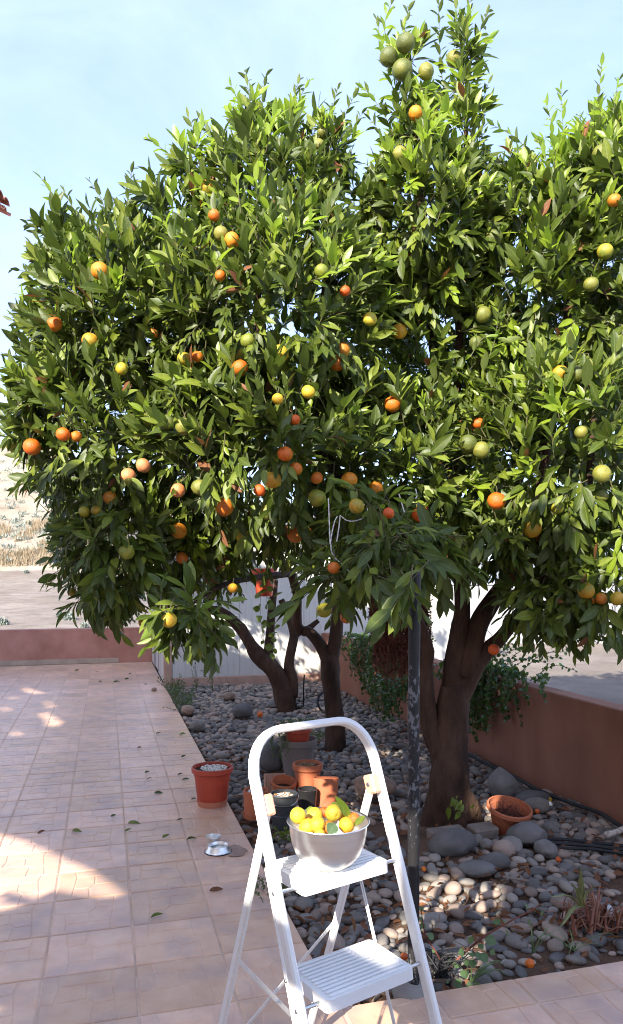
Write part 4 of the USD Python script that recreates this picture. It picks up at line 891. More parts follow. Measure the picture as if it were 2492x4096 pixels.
# ------------------------------------------------------------------ step ladder
EW = np.array([.826, .564, 0]); EF = np.array([.564, -.826, 0]); ez = np.array([0, 0, 1.0])
ZL, ZU = .4625, .713
def C(z): return np.array([.135, 1.876, 0])+(z-ZL)*np.array([-.2298, .2841, 0])+ez*z
lad = thing('step_ladder', 'white folding step ladder with hoop handle and two visible ribbed steps', 'ladder', C(0))
HW = .197; AX = nrm(C(1)-C(0)); NP = nrm(np.cross(EW, AX))
zs_ = .982; rb = .102; ztop = 1.088
path = []
for z in (0.0, .2, .45, .7, zs_): path.append(C(z)-EW*(HW+.004*(z-.5)))
lean = np.linalg.norm(C(1)-C(0)); hgt = (ztop-zs_)*lean
cl = C(zs_)-EW*(HW-rb); 
for a in np.linspace(0, math.pi/2, 9)[1:]: path.append(C(zs_)-EW*(HW-rb)-EW*rb*math.cos(a)+AX*hgt*math.sin(a))
for a in np.linspace(math.pi/2, 0, 9)[:-1]: path.append(C(zs_)+EW*(HW-rb)+EW*rb*math.cos(a)+AX*hgt*math.sin(a))
for z in (zs_, .7, .45, .2, 0.0): path.append(C(z)+EW*(HW+.004*(z-.5)))
part('front_frame', sweep(np.array(path), rectprof(.020, .034, .005), NP), M['white_metal'], lad, smooth=35)
def step_mesh(z, wd, dp, seed):
    """tread in ladder coordinates: x along the rods, y towards the back"""
    ms = []
    rr = trimesh.creation.extrude_polygon(sbox(-wd/2, -.035, wd/2, dp-.035).buffer(-.014).buffer(.014, quad_segs=4), .03, engine='earcut')
    v = np.array(rr.vertices); top = v[:, 2] > .02; lo = ~top
    v[top, :2] = (v[top, :2]-[0, dp/2-.035])*.985+[0, dp/2-.035]; ms.append((v+[0, 0, -.012], np.array(rr.faces)))
    n = 11
    for k in range(n):
        y = -.035+.016+k*(dp-.032)/(n-1); w = wd-.034
        if z < .5 and k >= n-4: w = wd-.034-.075; ms.append(cbox((w, .0080, .007), (-.0375, y, .0200), .0025))
        else: ms.append(cbox((w, .0080, .007), (0, y, .0200), .0025))
    if z < .5: ms.append(cbox((.055, dp*.27, .003), (wd/2-.052, dp-.035-.045, .0185), .001))
    V, F = cat_(ms); W = V[:, :1]*EW+V[:, 1:2]*(-EF)+V[:, 2:]*ez+C(z); return W, F
for i, z in enumerate((.212, ZL, ZU)):
    stp = part('step', step_mesh(z, .287-.004*i, .19-.003*i, i), M['white_plastic'], lad, smooth=30)
    for s in (-1, 1):
        part('rod', tube([C(z)+EW*s*.135, C(z)+EW*s*.17, C(z)+EW*s*(HW+.004)], .0052, 10), M['steel_rod'], stp, smooth=40)
        part('rivet', lathe([(0, .004), (.005, .003), (.007, 0), (.007, -.006)], 12, C(z)+EW*s*(HW+.009)+(-.001)*EF, np.column_stack([EF, ez, EW*s])), M['steel_rod'], lad, smooth=40)
HZ = .905; R_ = -EF*.335
def hinge(s): return C(HZ)+EW*s*(HW-.026)-EF*.008
def rfoot(s): q = hinge(s)+R_; q = q*1.0; q[2] = 0; return q
for s in (-1, 1):
    part('rear_leg', sweep(np.array([hinge(s), (hinge(s)+rfoot(s))/2, rfoot(s)]), rectprof(.026, .015, .004), EW), M['white_metal'], lad, smooth=35)
    RB = np.column_stack([EW, NP, AX])
    hb = part('hinge_block', cbox((.027, .042, .054), hinge(s)+EW*s*(.004)+ez*.004, .005, RB), M['peach'], lad)
    part('rivet', lathe([(0, .003), (.006, .003), (.0075, 0), (.0075, -.006)], 14, hinge(s)-EW*s*.0105+ez*.004, np.column_stack([EF, ez, -EW*s])), M['steel_rod'], hb, smooth=40)
    a = C(ZU)+EW*s*.147-EF*.135-ez*.004; b = C(ZL)+EW*s*.150-EF*.135-ez*.004; c3 = C(.212)+EW*s*.153-EF*.135-ez*.004
    for (w0, w1) in ((a, c3),):
        dirn = nrm(w1-w0); 
        for o in (-.0048, .0048): part('slotted_link', bar(w0+EF*o, w0*.42+w1*.58+EF*o, .004, .003, EW), M['white_metal'], lad)
        part('link', bar(w0*.42+w1*.58, w1, .0135, .003, EW), M['white_metal'], lad)
        part('link', bar(w0-dirn*.012, w0+dirn*.02, .0135, .0034, EW), M['white_metal'], lad)
    part('rivet', lathe([(0, .003), (.004, .003), (.006, 0)], 12, b+EW*s*.002, np.column_stack([EF, ez, EW*s])), M['steel_rod'], lad, smooth=40)
def leg_at(s, z): t = (hinge(s)[2]-z)/hinge(s)[2]; return hinge(s)+(rfoot(s)-hinge(s))*t
NB = nrm(np.cross(EW, leg_at(1, .1)-leg_at(1, .8)))
for s in (-1, 1): part('cross_brace', bar(leg_at(s, .44)+NB*.010*s, leg_at(-s, .04)+NB*.010*s, .013, .003, NB), M['white_metal'], lad)
part('rivet', lathe([(0, .004), (.005, .003), (.007, 0)], 12, (leg_at(-1, .24)+leg_at(1, .24))/2-NB*.012, np.column_stack([EW, AX, -NB])), M['steel_rod'], lad, smooth=40)
for s in (-1, 1):
    for q_, nm in ((C(0)+EW*s*HW, 0), (rfoot(s), 1)): part('foot', cbox((.024, .036, .04), q_+ez*.02, .005, np.column_stack([EW, -EF, ez])), M['black_pot'], lad)

# ------------------------------------------------------------------ steel bowl of oranges on the upper step
bc = np.array([.0445, 1.957, ZU+.0225]); prof = [(0, .0), (.044, .0), (.056, .005), (.073, .018), (.088, .038), (.0975, .064), (.102, .09), (.1037, .114), (.1045, .119), (.1095, .1205), (.1105, .1185), (.109, .1165), (.1025, .1165), (.0995, .09), (.096, .065), (.0865, .040), (.072, .021), (.045, .008), (0, .006)]
bw = thing('steel_bowl', 'brushed stainless steel mixing bowl full of oranges on the upper ladder step', 'bowl', bc)
part('shell', lathe([p for p in prof[:14]]+prof[14:], 72, bc), M['stainless'], bw, smooth=50)
BO = [((475, 738), 110, 'b', 'with a pale stalk scar at the left of the bowl'), ((597, 735), 110, 'b', 'partly hidden at the back centre of the bowl'), ((613, 795), 107, 'b', 'with a smooth lemon yellow skin at the front of the bowl'), ((722, 720), 114, 'yg', 'highest and greenest in the bowl, with bumpy skin'), ((795, 745), 92, 'b', 'behind the greenest one at the right of the bowl'), ((810, 800), 108, 'y', 'at the front right rim of the bowl'),
      ((513, 828), 118, 'b', 'low at the front left rim of the bowl'), ((690, 815), 86, 'o', 'small and bright, behind the leaf in the bowl'), ((660, 715), 70, 'd', 'a deep orange sliver behind the greenest one in the bowl'), ((632, 860), 76, 'y', 'barely above the front rim of the bowl'), ((860, 760), 86, 'o', 'in shade under the leaves at the right of the bowl'), ((545, 790), 90, 'o', 'wedged low between the left ones in the bowl')]
BY = [1.91, 1.985, 1.885, 1.94, 1.975, 1.905, 1.88, 1.895, 2.0, 1.872, 1.97, 1.92]
for i, (((x, y), dm, kd, ph), yy) in enumerate(zip(BO, BY)):
    c = P(*R1(x, y), yy); rr_ = dm/1.6656/FPX*yy/2; o2 = (c-bc)[:2]; lim = .103-rr_*(.95 if c[2] < bc[2]+.135 else .55); hy = np.linalg.norm(o2); c[:2] = bc[:2]+o2*min(1, lim/hy)
    obj('orange', orange_mesh(c, dm/1.6656/FPX*yy, 500+i, .95, .05 if 'bumpy' in ph else .02, .9), M['f_'+kd], '%s orange %s' % ({'b': 'yellow', 'yg': 'yellow-green', 'y': 'golden yellow', 'o': 'orange coloured', 'd': 'red'}[kd], ph), 'orange', smooth=True, loc=c)
for i in range(9):
    a = i*2.1; c = bc+[.045*math.cos(a), .045*math.sin(a), .045+.012*(i % 3)]
def single_leaf(name, base, tip, nrm_, w, mat, label, curl=.12, fold=.3, cat='leaf', group=None):
    base, tip = np.asarray(base, float), np.asarray(tip, float); L = np.linalg.norm(tip-base)
    v = leaves_mesh(base[None], (tip-base)[None], np.asarray(nrm_, float)[None], np.array([L]), np.array([w]), np.array([fold]), np.array([curl]))[0]
    # thickness: a second skin just below
    n = nrm(nrm_); V = np.vstack([v, v-n*.0012]); F = np.vstack([LFF, LFF[:, ::-1]+14])
    return obj(name, (V, F), mat, label, cat, group, smooth=True, uv=np.vstack([LFUV, LFUV]))
single_leaf('orange_leaf', P(*R1(845, 762), 1.97), P(*R1(712, 604), 1.93), (.55, -.8, .35), .026, M['leaf_new'], 'long curved green leaf standing up from the oranges in the bowl', -.12)
single_leaf('orange_leaf', P(*R1(815, 720), 1.985), P(*R1(720, 645), 1.96), (.4, -.7, .6), .024, M['leaf_mid'], 'shorter green leaf behind the long one in the bowl')
single_leaf('orange_leaf', P(*R1(868, 806), 1.90), P(*R1(928, 728), 1.93), (-.5, -.7, .4), .022, M['leaf_mid'], 'narrow green leaf over the right rim of the bowl')
single_leaf('orange_leaf', P(*R1(735, 790), 1.868), P(*R1(690, 858), 1.845), (.1, -.8, .5), .034, M['round'], 'pale folded leaf hanging over the front rim of the bowl')
single_leaf('orange_leaf', P(*R1(595, 692), 2.03), P(*R1(535, 700), 2.03), (.0, -.5, .8), .018, M['leaf_mid'], 'green leaf at the back rim of the bowl')

# ------------------------------------------------------------------ pots
def pot(name, label, g, rt, rb_, h, mat, rimh=.03, rimw=.008, fill=None, fillmat=None, saucer=None, tilt=None, wall=.007, ribs=0, cat='flower pot', rimround=False):
    R = np.eye(3) if tilt is None else tilt; g = np.asarray(g, float)
    t = thing(name, label, cat, g)
    rm = rt-rimw
    pr = [(0, 0), (rb_-.004, 0), (rb_, .004), (rb_+(rm-rb_)*.96*(h-rimh)/h, h-rimh), (rm+rimw*.6, h-rimh+.001), (rt, h-rimh+.005), (rt, h-.005), (rt-.004, h), (rt-wall-.003, h), (rt-wall-rimw*.7, h-rimh), (rb_-wall, wall*1.5), (0, wall*1.5)]
    if rimh < .006: pr = [(0, 0), (rb_-.004, 0), (rb_, .004), (rt, h-.003), (rt-.002, h), (rt-wall, h), (rb_-wall, wall*1.5), (0, wall*1.5)]
    V, F = lathe(pr, 64); 
    if ribs:
        a = np.arctan2(V[:, 1], V[:, 0]); rr = np.hypot(V[:, 0], V[:, 1]); s = (V[:, 2] > .01) & (V[:, 2] < h-rimh+.0005) & (rr > rb_*.97)
        V[s, :2] *= (1+.012*np.sign(np.sin(a[s]*ribs)))[:, None]
    z0 = .0
    if saucer:
        sr_, sh = saucer; part('saucer', (lambda q: (q[0] @ R.T+g, q[1]))(lathe([(0, 0), (sr_*.9, 0), (sr_, sh), (sr_-.006, sh), (sr_*.86, .006), (0, .006)], 48)), M['terra_pale'] if mat is M['red_plastic'] else mat, t, smooth=35); z0 = .007
    part('pot_body', ((V+[0, 0, z0]) @ R.T+g, F), mat, t, smooth=35)
    if fill:
        rf_ = rb_+(rt-wall-rb_)*fill/h-wall*.6; V, F = lathe([(rf_, fill-.004), (rf_*.7, fill+.004), (rf_*.35, fill+.008), (0, fill+.008)], 28); V[:, 2] += .006*(meshkit.fbm(V*40, 2, 3)-.5)*(np.hypot(V[:, 0], V[:, 1]) < rf_*.95)
        part('soil', ((V+[0, 0, z0]) @ R.T+g, F), fillmat or M['potsoil'], t, smooth=True)
    return t, R, g
def chips(t, R, g, z, r, n, mat, seed, size=(.006, .013), bias=(0, 0), name='gravel'):
    q = np.random.default_rng(seed); ms = []
    for k in range(n):
        a, rr = q.uniform(0, 6.28), r*math.sqrt(q.random()); p = np.array([rr*math.cos(a)+bias[0], rr*math.sin(a)+bias[1], z+q.uniform(0, .008)]); s = q.uniform(*size)
        ms.append(stone(p, (s*1.3, s, s*.8), seed*100+k, None, 1, .3))
    V, F = cat_(ms); part(name, (V @ R.T+g, F), mat, t+'/soil', smooth=False, kind='stuff')
g = G(849, 3218); t, R, g = pot('flower_pot', 'ribbed red plastic pot with white gravel on a saucer on the terrace tiles', g, .136, .094, .245, M['red_plastic'], .035, .012, .225, None, (.103, .038), ribs=26)
chips(t, R, g, .238, .085, 260, M['gravel'], 1, bias=(.012, -.005))
g = G(1023, 3268); t, R, g = pot('flower_pot', 'straight terracotta pot on a saucer directly left of the dark bucket', g, .079, .070, .165, M['terracotta'], .004, .002, .145, None, (.084, .028))
chips(t, R, g, .156, .05, 90, M['gravel'], 2)
g = G(1131, 3195); g[2] = -.02; pot('flower_pot', 'shallow leaning terracotta pot behind the dark bucket', g, .088, .062, .155, M['terracotta'], .025, .007, .10, None, tilt=rotx(.22) @ roty(.06))
g = G(1135, 3300); g[2] = -.02; t, R, g = pot('bucket', 'dark metal bucket with wire handle filled with soil and chips', g, .086, .067, .215, M['bucket'], .012, .004, .185, cat='bucket')
chips(t, R, g, .195, .055, 110, M['gravel'], 3, (.004, .010)); chips(t, R, g, .195, .06, 60, M['leaf_dry'], 31, (.006, .014), name='wood_chips')
for zz in (.09, .155): part('hoop', lathe([(.069+.018*zz/.2, -.004), (.0725+.018*zz/.2, 0), (.069+.018*zz/.2, .004)], 48, g+[0, 0, zz]), M['bucket'], t, smooth=40)
ha = np.linspace(0, math.pi, 16); part('wire_handle', tube(np.stack([.088*np.cos(ha), -.03-.075*np.sin(ha)*.55, .20-.05*np.sin(ha)], -1)+g, .002, 6), M['steel_rod'], t, smooth=True)
for s in (-1, 1): part('handle_lug', lathe([(0, .004), (.009, .003), (.01, 0)], 12, g+[s*.087, 0, .195], roty(s*math.pi/2)), M['steel_rod'], t)
g = G(1230, 3190); g[2] = -.02; t, R, g = pot('flower_pot', 'taller rimmed terracotta pot with dry bits, standing behind the black pot', g, .102, .072, .255, M['terracotta'], .042, .009, .235)
chips(t, R, g, .24, .06, 60, M['leaf_dry'], 32, (.008, .018), name='dry_bits')
g = G(1230, 3238); g[2] = -.02; pot('flower_pot', 'small black pot between the bucket and the rimless terracotta pot', g, .064, .052, .155, M['black_pot'], .004, .002, .08)
g = G(1304, 3222); g[2] = -.02; pot('flower_pot', 'terracotta pot without rim tilted away, right of the black pot', g, .086, .068, .19, M['terracotta'], .004, .002, .10, None, (.076, .012), tilt=rotx(-.16))
g = G(1190, 3085); g[2] = -.02; t, R, gp = pot('planter', 'large grey-brown round planter with a red pot set inside it', g, .152, .105, .275, M['grey_pot'], .05, .012, .235, cat='planter')
g2_ = gp+[0, 0, .22]; t, R, g2_ = pot('flower_pot', 'red plastic pot nested in the large grey planter with a trailing green plant', g2_, .108, .08, .135, M['red_plastic'], .03, .008, .12)
# trailing plant
def leafy(name, label, cat, origin, stems, lsize, mat, stemmat, seed, wr=.6, step=.014, r=.0016, parent=None, up=.5, kindl='foliage'):
    q = np.random.default_rng(seed); t = thing(name, label, cat, origin); B, D_, N_, L = [], [], [], []; tw = []
    for p in stems:
        p = np.asarray(p, float); tw.append(tube(p, np.linspace(r, r*.5, len(p)), 5, False)); seg = np.linalg.norm(np.diff(p, axis=0), axis=1); s = np.r_[0, seg.cumsum()]
        for k, d in enumerate(np.arange(step, s[-1], step)):
            c = np.array([np.interp(d, s, p[:, j]) for j in range(3)]); dd = q.normal(size=3); B.append(c); D_.append(nrm(dd+[0, -.2, .2])); N_.append(nrm(q.normal(size=3)*.5+[0, -.5, up])); L.append(q.uniform(*lsize))
    if not len(B): part('stems', cat_(tw), stemmat, t); return t
    B, D_, N_, L = map(np.array, (B, D_, N_, L)); m, uv = flat_leaves(leaves_mesh(B, D_, N_, L, L*wr, q.uniform(.05, .3, len(L)), q.uniform(-.1, .2, len(L))))
    part('stems', cat_(tw), stemmat, t, kind='stuff'); part(kindl, m, mat, t, smooth=True, uv=uv, kind='stuff'); return t
q = np.random.default_rng(9); top = g2_+[0, 0, .13]; st = []
for k in range(46):
    a = q.uniform(0, 6.28); rr = q.uniform(.03, .10); L = q.uniform(.05, .12); o = top+[rr*.7*math.cos(a), rr*.7*math.sin(a), -.01]; st.append(smoothpath(np.array([o, o+[.3*L*math.cos(a), .3*L*math.sin(a), .6*L], o+[.9*L*math.cos(a), .9*L*math.sin(a), .7*L]]), 6))
for k in range(7):
    o = top+[-.085+.03*q.normal(), -.07+.02*q.normal(), -.0]; L = q.uniform(.10, .2); st.append(smoothpath(np.array([o, o+[-.035, -.05, .01], o+[-.05+.03*q.normal(), -.075, -L*.6], o+[-.04+.04*q.normal(), -.08, -L]]), 8))
for k in range(4):
    o = top+[-.09, -.02, 0]; st.append(smoothpath(np.array([o, o+[-.07, -.03, .02], o+[-.11, -.05, -.06-.02*k]]), 6))
leafy('trailing_plant', 'small-leaved trailing green plant spilling over the planter rim', 'plant', top, st, (.010, .02), M['jade'], M['twig'], 4, .75, .009)
# ridged hollow brick leaning by the planter
g = G(1100, 3165); g[2] = .045; Rb = rotz(.15) @ rotx(-.5); bk = thing('hollow_brick', 'pink ridged hollow brick leaning behind the leaning pot', 'brick', g)
part('brick_body', cbox((.15, .05, .15), g, .003, Rb), M['brick'], bk); part('ridges', cat_([cbox((.006, .006, .146), g+Rb @ np.array([-.066+k*.0147, -.027, 0]), .001, Rb) for k in range(10)]), M['brick'], bk, kind='stuff')
# dog bowls
g = G(854, 3372); obj('dog_bowl', lathe([(0, 0), (.034, 0), (.036, .003), (.040, .035), (.044, .038), (.0435, .040), (.040, .039), (.034, .006), (0, .004)], 40, g), M['stainless'], 'small straight steel pet bowl behind the wider one on the terrace', 'pet bowl', smooth=40)
g = G(873, 3406); t = thing('dog_bowl', 'wide flared steel pet bowl with water on the terrace', 'pet bowl', g)
part('shell', lathe([(.060, 0), (.073, 0), (.074, .004), (.067, .009), (.058, .034), (.056, .037), (.052, .037), (.043, .014), (0, .012)], 48, g), M['stainless'], t, smooth=40)
part('rubber_ring', lathe([(.072, 0), (.0755, .001), (.0755, .005), (.072, .006)], 48, g), M['black_pot'], t, smooth=40)
M['water'] = usdkit.material(stage, '/World/Looks/water', {'p': ('principled_bsdf', {'base_color': (.9, .95, .95), 'roughness': .02, 'ior': 1.33, 'transmission_weight': 1.0})}, [], surface='p.BSDF')
part('water', lathe([(.0465, .022), (.02, .022), (0, .022)], 40, g), M['water'], t, smooth=True)
M['stain'] = pbr('wet_stain', (.20, .105, .065), (.30, .18, .125), 16, .35, .1, 60)
a = np.linspace(0, 2*math.pi, 28, endpoint=False); sg = G(935, 3405); rr = 1+.5*(meshkit.fbm(np.stack([np.cos(a)*1.5, np.sin(a)*1.5, 0*a], -1), 3, 6)-.5)*2
obj('wet_stain', (np.vstack([[sg+[0, 0, .0035]], np.stack([sg[0]+.07*rr*np.cos(a), sg[1]+.075*rr*np.sin(a), np.full(28, .0035)], -1)]), np.array([(0, 1+k, 1+(k+1) % 28) for k in range(28)])), M['stain'], 'brown wet stain on the tiles beside the pet bowls', 'stain')
# bowl of dry twigs
g = G(2022, 3312); g[2] = -.02; Rt = rotz(-.3) @ rotx(.17) @ roty(.16); t, R, g = pot('bowl_planter', 'tilted terracotta bowl planter full of dry twigs beside the right hand trunk', g, .134, .075, .165, M['terracotta'], .028, .009, .10, tilt=Rt, wall=.009)
q = np.random.default_rng(10); tw = []
for k in range(240):
    o = R @ np.array([*(q.normal(size=2)*.045), .10])+g; d = nrm(q.normal(size=3)+[0.2, 0, .5]); L = q.uniform(.03, .10); tw.append(tube(np.array([o, o+d*L*.5+q.normal(size=3)*.006, o+d*L]), [.0016, .0013, .0008], 4, False))
obj('dry_twigs', cat_(tw), M['drystem'], 'tangle of dead brown twigs inside the tilted terracotta bowl', 'twigs', kind='stuff')
q2 = np.random.default_rng(12)
# stone blocks
g = G(1783, 3352); obj('stone_block', cbox((.21, .08, .08), g+[0, 0, .018], .008, rotz(.25) @ roty(-.04)), M['block'], 'long pale stone block lying behind the largest smooth boulder', 'stone block')
g = G(1930, 3338); obj('stone_block', cbox((.165, .10, .07), g+[0, 0, .018], .008, rotz(.38) @ rotx(.15)), M['block'], 'pale stone block between the tree trunk and the terracotta bowl', 'stone block')
# hanging pot in the rear tree
g = P(1057, 2385, 7.2); t, R, g = pot('hanging_pot', 'bright orange-red plastic pot hanging in the crown before the shed', g, .125, .078, .27, M['orange_plastic'], .045, .01, .26, cat='hanging pot')
for s in (-1, 1): part('hanger', tube([g+[s*.12, 0, .29], g+[s*.06, 0, .5], g+[0, 0, .8]], .003, 5), M['hose'], t)
st = []
for k in range(3):
    o = g+[.06-.05*k, -.1, .28]; st.append(smoothpath(np.array([o, o+[0.02, -.05, -.1], o+[.05-.02*k, -.05, -.45], o+[.06+.03*q.normal(), -.04, -.75-.15*(k == 0)]]), 10))
leafy('pothos_vine', 'heart-leaved vine trailing down from the hanging orange-red pot', 'plant', g+[0, 0, .3], st, (.05, .10), M['leaf_mid'], M['twig'], 6, .8, .06, .003)
# dried trailing plant in a hanging pot behind the pole
g = P(1598, 2440, 5.0); g[2] = P(0, 2440, 5.0)[2]; t, R, g = pot('hanging_pot', 'dark red hanging pot behind the black pole with dead trailing stems', g, .175, .13, .17, M['red_plastic'], .03, .01, .14, cat='hanging pot')
for s in (-1, 1): part('hanger', tube([g+[s*.165, 0, .165], g+[s*.08, 0, .45], g+[0, 0, .75]], .003, 5), M['hose'], t)
q = np.random.default_rng(11); st = []
for k in range(420):
    a = q.uniform(0, 6.28); o = g+[.165*math.cos(a)*q.uniform(.7, 1.02), .165*math.sin(a)*q.uniform(.7, 1.02), .17]; L = q.uniform(.35, .66)*(1 if a > 3.1 else .8)+.16*max(0, math.cos(a-.2))
    st.append(smoothpath(np.array([o, o+[.03*math.cos(a), .03*math.sin(a), .02], o+[.03*math.cos(a)+.015*q.normal(), .03*math.sin(a)+.015*q.normal(), -L*.5], o+[.02*q.normal()+.02*math.cos(a), .02*q.normal(), -L*.85], o+[.03*q.normal(), .03*q.normal(), -L]]), 9))
leafy('dried_trailing_plant', 'curtain of reddish brown dried stems hanging beside the black pole', 'dried plant', g+[0, 0, .17], st, (.014, .03), M['drystem'], M['drystem'], 7, .36, .014, .0020, up=0)

# jade vines on the garden wall
def vine(name, label, cz, seed, n, spread, drop, inward=-GV, zt=.68, lsz=(.022, .042)):
    q = np.random.default_rng(seed); st = []
    for k in range(n):
        u, v = cz; du = q.normal()*spread*.6; o = UV(u+du*.7, v+.02+abs(q.normal())*.06, zt+.02)
        L = drop*q.uniform(.35, 1.05)*max(.2, 1-abs(du)/(spread*1.7)); out = .06+.12*q.random(); w_ = q.normal()*.06
        i3 = np.append(inward, 0); u3 = np.append(GU, 0)
        st.append(smoothpath(np.array([o, o+i3*out*.8+ez*.07+u3*du*.3, o+i3*(out+.06)+u3*(du*.5+w_)-ez*L*.45, o+i3*(out+.03)+u3*(du*.55+w_*1.4)-ez*L*.95]), 9))
    for k in range(n//7):
        u, v = cz; o = UV(u+q.normal()*spread*.4, v+.08, zt+.02); d = np.array([q.uniform(.2, .5), q.uniform(-.3, .3), q.uniform(.0, .22)]); st.append(smoothpath(np.array([o, o+d*.5+ez*.08, o+d]), 6))
    return leafy(name, label, 'plant', UV(cz[0], cz[1]-.06, zt), st, lsz, M['jade'], M['twig'], seed, .82, .020, .0035)
vine('trailing_shrub', 'bright green jade-like shrub draped over the terracotta wall right of the big trunk', (5.52, 3.07), 31, 74, .48, .62)
vine('trailing_shrub', 'green trailing shrub on the wall behind the dried hanging plant', (8.0, 3.07), 32, 90, .75, .85)
vine('trailing_shrub', 'shaded green shrub low under the dried hanging plant', (6.75, 2.75), 33, 46, .5, .42, zt=.42)
# weeds at the bed edge by the shed, and at the shed foot
q = np.random.default_rng(13); st = []
for k in range(130):
    u = q.uniform(8.3, 10.3); o = UV(u, V0+.02+abs(q.normal())*.10, -.02); d = np.array([q.normal()*.08, -.05+q.normal()*.06, q.uniform(.06, .20)]); st.append(smoothpath(np.array([o, o+d*.6, o+d]), 4))
leafy('edge_weeds', 'dark green low weeds along the bed edge near the shed corner', 'weeds', UV(9.3, V0+.05), st, (.015, .035), M['lemon'], M['twig'], 14, .5, .02)
for i, (sx, h, lab) in enumerate(((785, .42, 'tallest leafy weed standing before the shed wall'), (850, .36, 'leafy weed right of the tallest one before the shed wall'), (895, .33, 'bare thin weed stalk before the shed wall'), (915, .30, 'bare thin weed stalk, second and rightmost before the shed wall'))):
    o = G(sx, 2765); st = []
    for b in range(1 if i > 1 else 4): d = np.array([q.normal()*.09-.05, q.normal()*.05, h*q.uniform(.7, 1)]); st.append(smoothpath(np.array([o, o+d*.5+[.02, 0, 0], o+d]), 6))
    leafy('weed', lab, 'weed', o, st, (.02, .045), M['lemon'], M['twig'], 60+i, .4, .05 if i < 2 else .3, .003)
# hoses
hp = [G(*p, .03) for p in ((1765, 2965), (1853, 3005), (1925, 3045), (2017, 3088), (2090, 3125), (2149, 3158), (2270, 3207), (2403, 3254), (2487, 3306), (2700, 3400))]
obj('drip_hose', tube(smoothpath(hp, 60), .013, 10), M['hose'], 'black irrigation hose running along the foot of the terracotta wall', 'hose', smooth=40)
for i in range(3):
    p = [G(x, y+i*13-8, .012+.008*(i % 2)) for x, y in ((2165+i*12, 3365), (2260, 3366+4*i), (2370, 3378), (2500, 3392+3*i), (2640, 3415))]
    obj('black_tubing', tube(smoothpath(p, 24), .009+.002*(i % 2), 8), M['hose'], 'flattened black tube in the bundle lying across the soil at the right edge', 'tubing', 'black tubes at the right edge', smooth=40)
a = np.linspace(-.4, 4.2, 24); hc = G(1318, 2815, .1); obj('grey_hose', tube(np.stack([hc[0]+.13*np.cos(a), hc[1]+.05*np.sin(a), .06+.12*np.sin(a)+.06], -1), .012, 8), M['hose'], 'coil of dark hose on the stones beside the middle trunk', 'hose', smooth=40)
obj('drip_stake', tube([G(1214, 2822)+[0, 0, -.05], G(1214, 2822)+[0, 0, .22], G(1214, 2822)+[.01, 0, .36]], .008, 8), M['hose'], 'thin black irrigation stake right of the rear tree trunk', 'stake', smooth=40)
obj('feed_tube', tube(smoothpath([G(1225, 2790, .05), G(1265, 2782, .12), G(1310, 2765, .16), G(1345, 2770, .12)], 14), .006, 6), M['hose'], 'thin black tube arching between the rear and middle trunks', 'tube', smooth=40)
obj('pale_stick', limb([G(2424, 3340, .03), G(2460, 3330, .035), G(2520, 3304, .04)], [.020, .018, .017], 10, 10, 4, .12), M['birch'], 'pale barked stick at the right edge of the stone bed', 'stick', smooth=True)
obj('wooden_batten', cbox((.125, .016, .008), G(*R5(690, 975), .03), .002, rotz(-.28) @ roty(.05)), M['block'], 'grey weathered sliver of wood lying across the stones', 'wood')

# ------------------------------------------------------------------ aloe, sprig, grasses
g = G(2392, 3700); al = thing('aloe_plant', 'spiky reddish brown aloe clump with a few green leaves at the right of the bed', 'aloe', g); q = np.random.default_rng(15)
def spike(o, d, L, w, mat, bend=.4):
    p = np.array([o, o+d*L*.4+[0, 0, .02], o+d*L*.75+[0, 0, -bend*L*.15], o+d*L+[0, 0, -bend*L*.4]]); p = smoothpath(p, 8); s = nrm(np.cross(d, [0, 0, 1.0])); n = nrm(np.cross(s, d)); V, F = [], []
    for i, c in enumerate(p):
        t = i/7; ww = w*(1-t)**.8*.5+.0006; V += [c-s*ww, c-n*ww*.45, c+s*ww, c+n*ww*.18]
    for i in range(7):
        for j in range(4): a0, a1 = i*4+j, i*4+(j+1) % 4; F += [(a0, a1, a1+4), (a0, a1+4, a0+4)]
    return np.array(V), np.array(F)
for k in range(95):
    o = g+np.array([*(q.normal(size=2)*[.085, .06]), .0]); d = nrm(np.array([q.normal()*.8, q.normal()*.6-.2, abs(q.normal())*.8+.35])); part('leaf', spike(o, d, q.uniform(.09, .20), q.uniform(.012, .020), None, .4), M['aloe_red'], al, smooth=True)
for d, L in (((-.8, -.35, .45), .21), ((-.1, -.2, 1.0), .20), ((-.5, -.5, -.02), .2), ((.25, -.3, .8), .14), ((-.35, -.3, .8), .16)):
    part('leaf', spike(P(*R6(1205, 275), 3.12)+[0, 0, -.02], nrm(d), L, .032, None, .25), M['aloe_green'], al, smooth=True, label='green leaf among the reddish ones')
sh_ = stone(np.zeros(3), (.035, .02, .10), 5, rotz(.2) @ roty(-.3), 2, .06); obj('ceramic_shard', (sh_[0]+P(*R6(1418, 375), 3.2), sh_[1]), M['ceramic'], 'blue and white glazed shard standing behind the aloe', 'shard', smooth=True)
def px6(x, y, Y): return P(*R6(x, y), Y)
sp = thing('leafy_sprig', 'arching sprig with round grey-green leaves beside the black pole', 'plant', px6(260, 760, 2.80))
stem = [px6(255, 765, 2.80), px6(330, 680, 2.78), px6(420, 600, 2.75), px6(520, 520, 2.72), px6(640, 450, 2.69), px6(745, 392, 2.67), px6(830, 350, 2.66), px6(920, 292, 2.65)]
part('stem', tube(smoothpath(stem, 30), np.linspace(.005, .0015, 30), 7), M['drystem'], sp, smooth=True)
part('stem', tube(smoothpath([px6(215, 720, 2.79), px6(150, 610, 2.76), px6(95, 530, 2.74), px6(70, 400, 2.72), px6(62, 320, 2.72)], 18), np.linspace(.004, .0012, 18), 6), M['drystem'], sp, smooth=True)
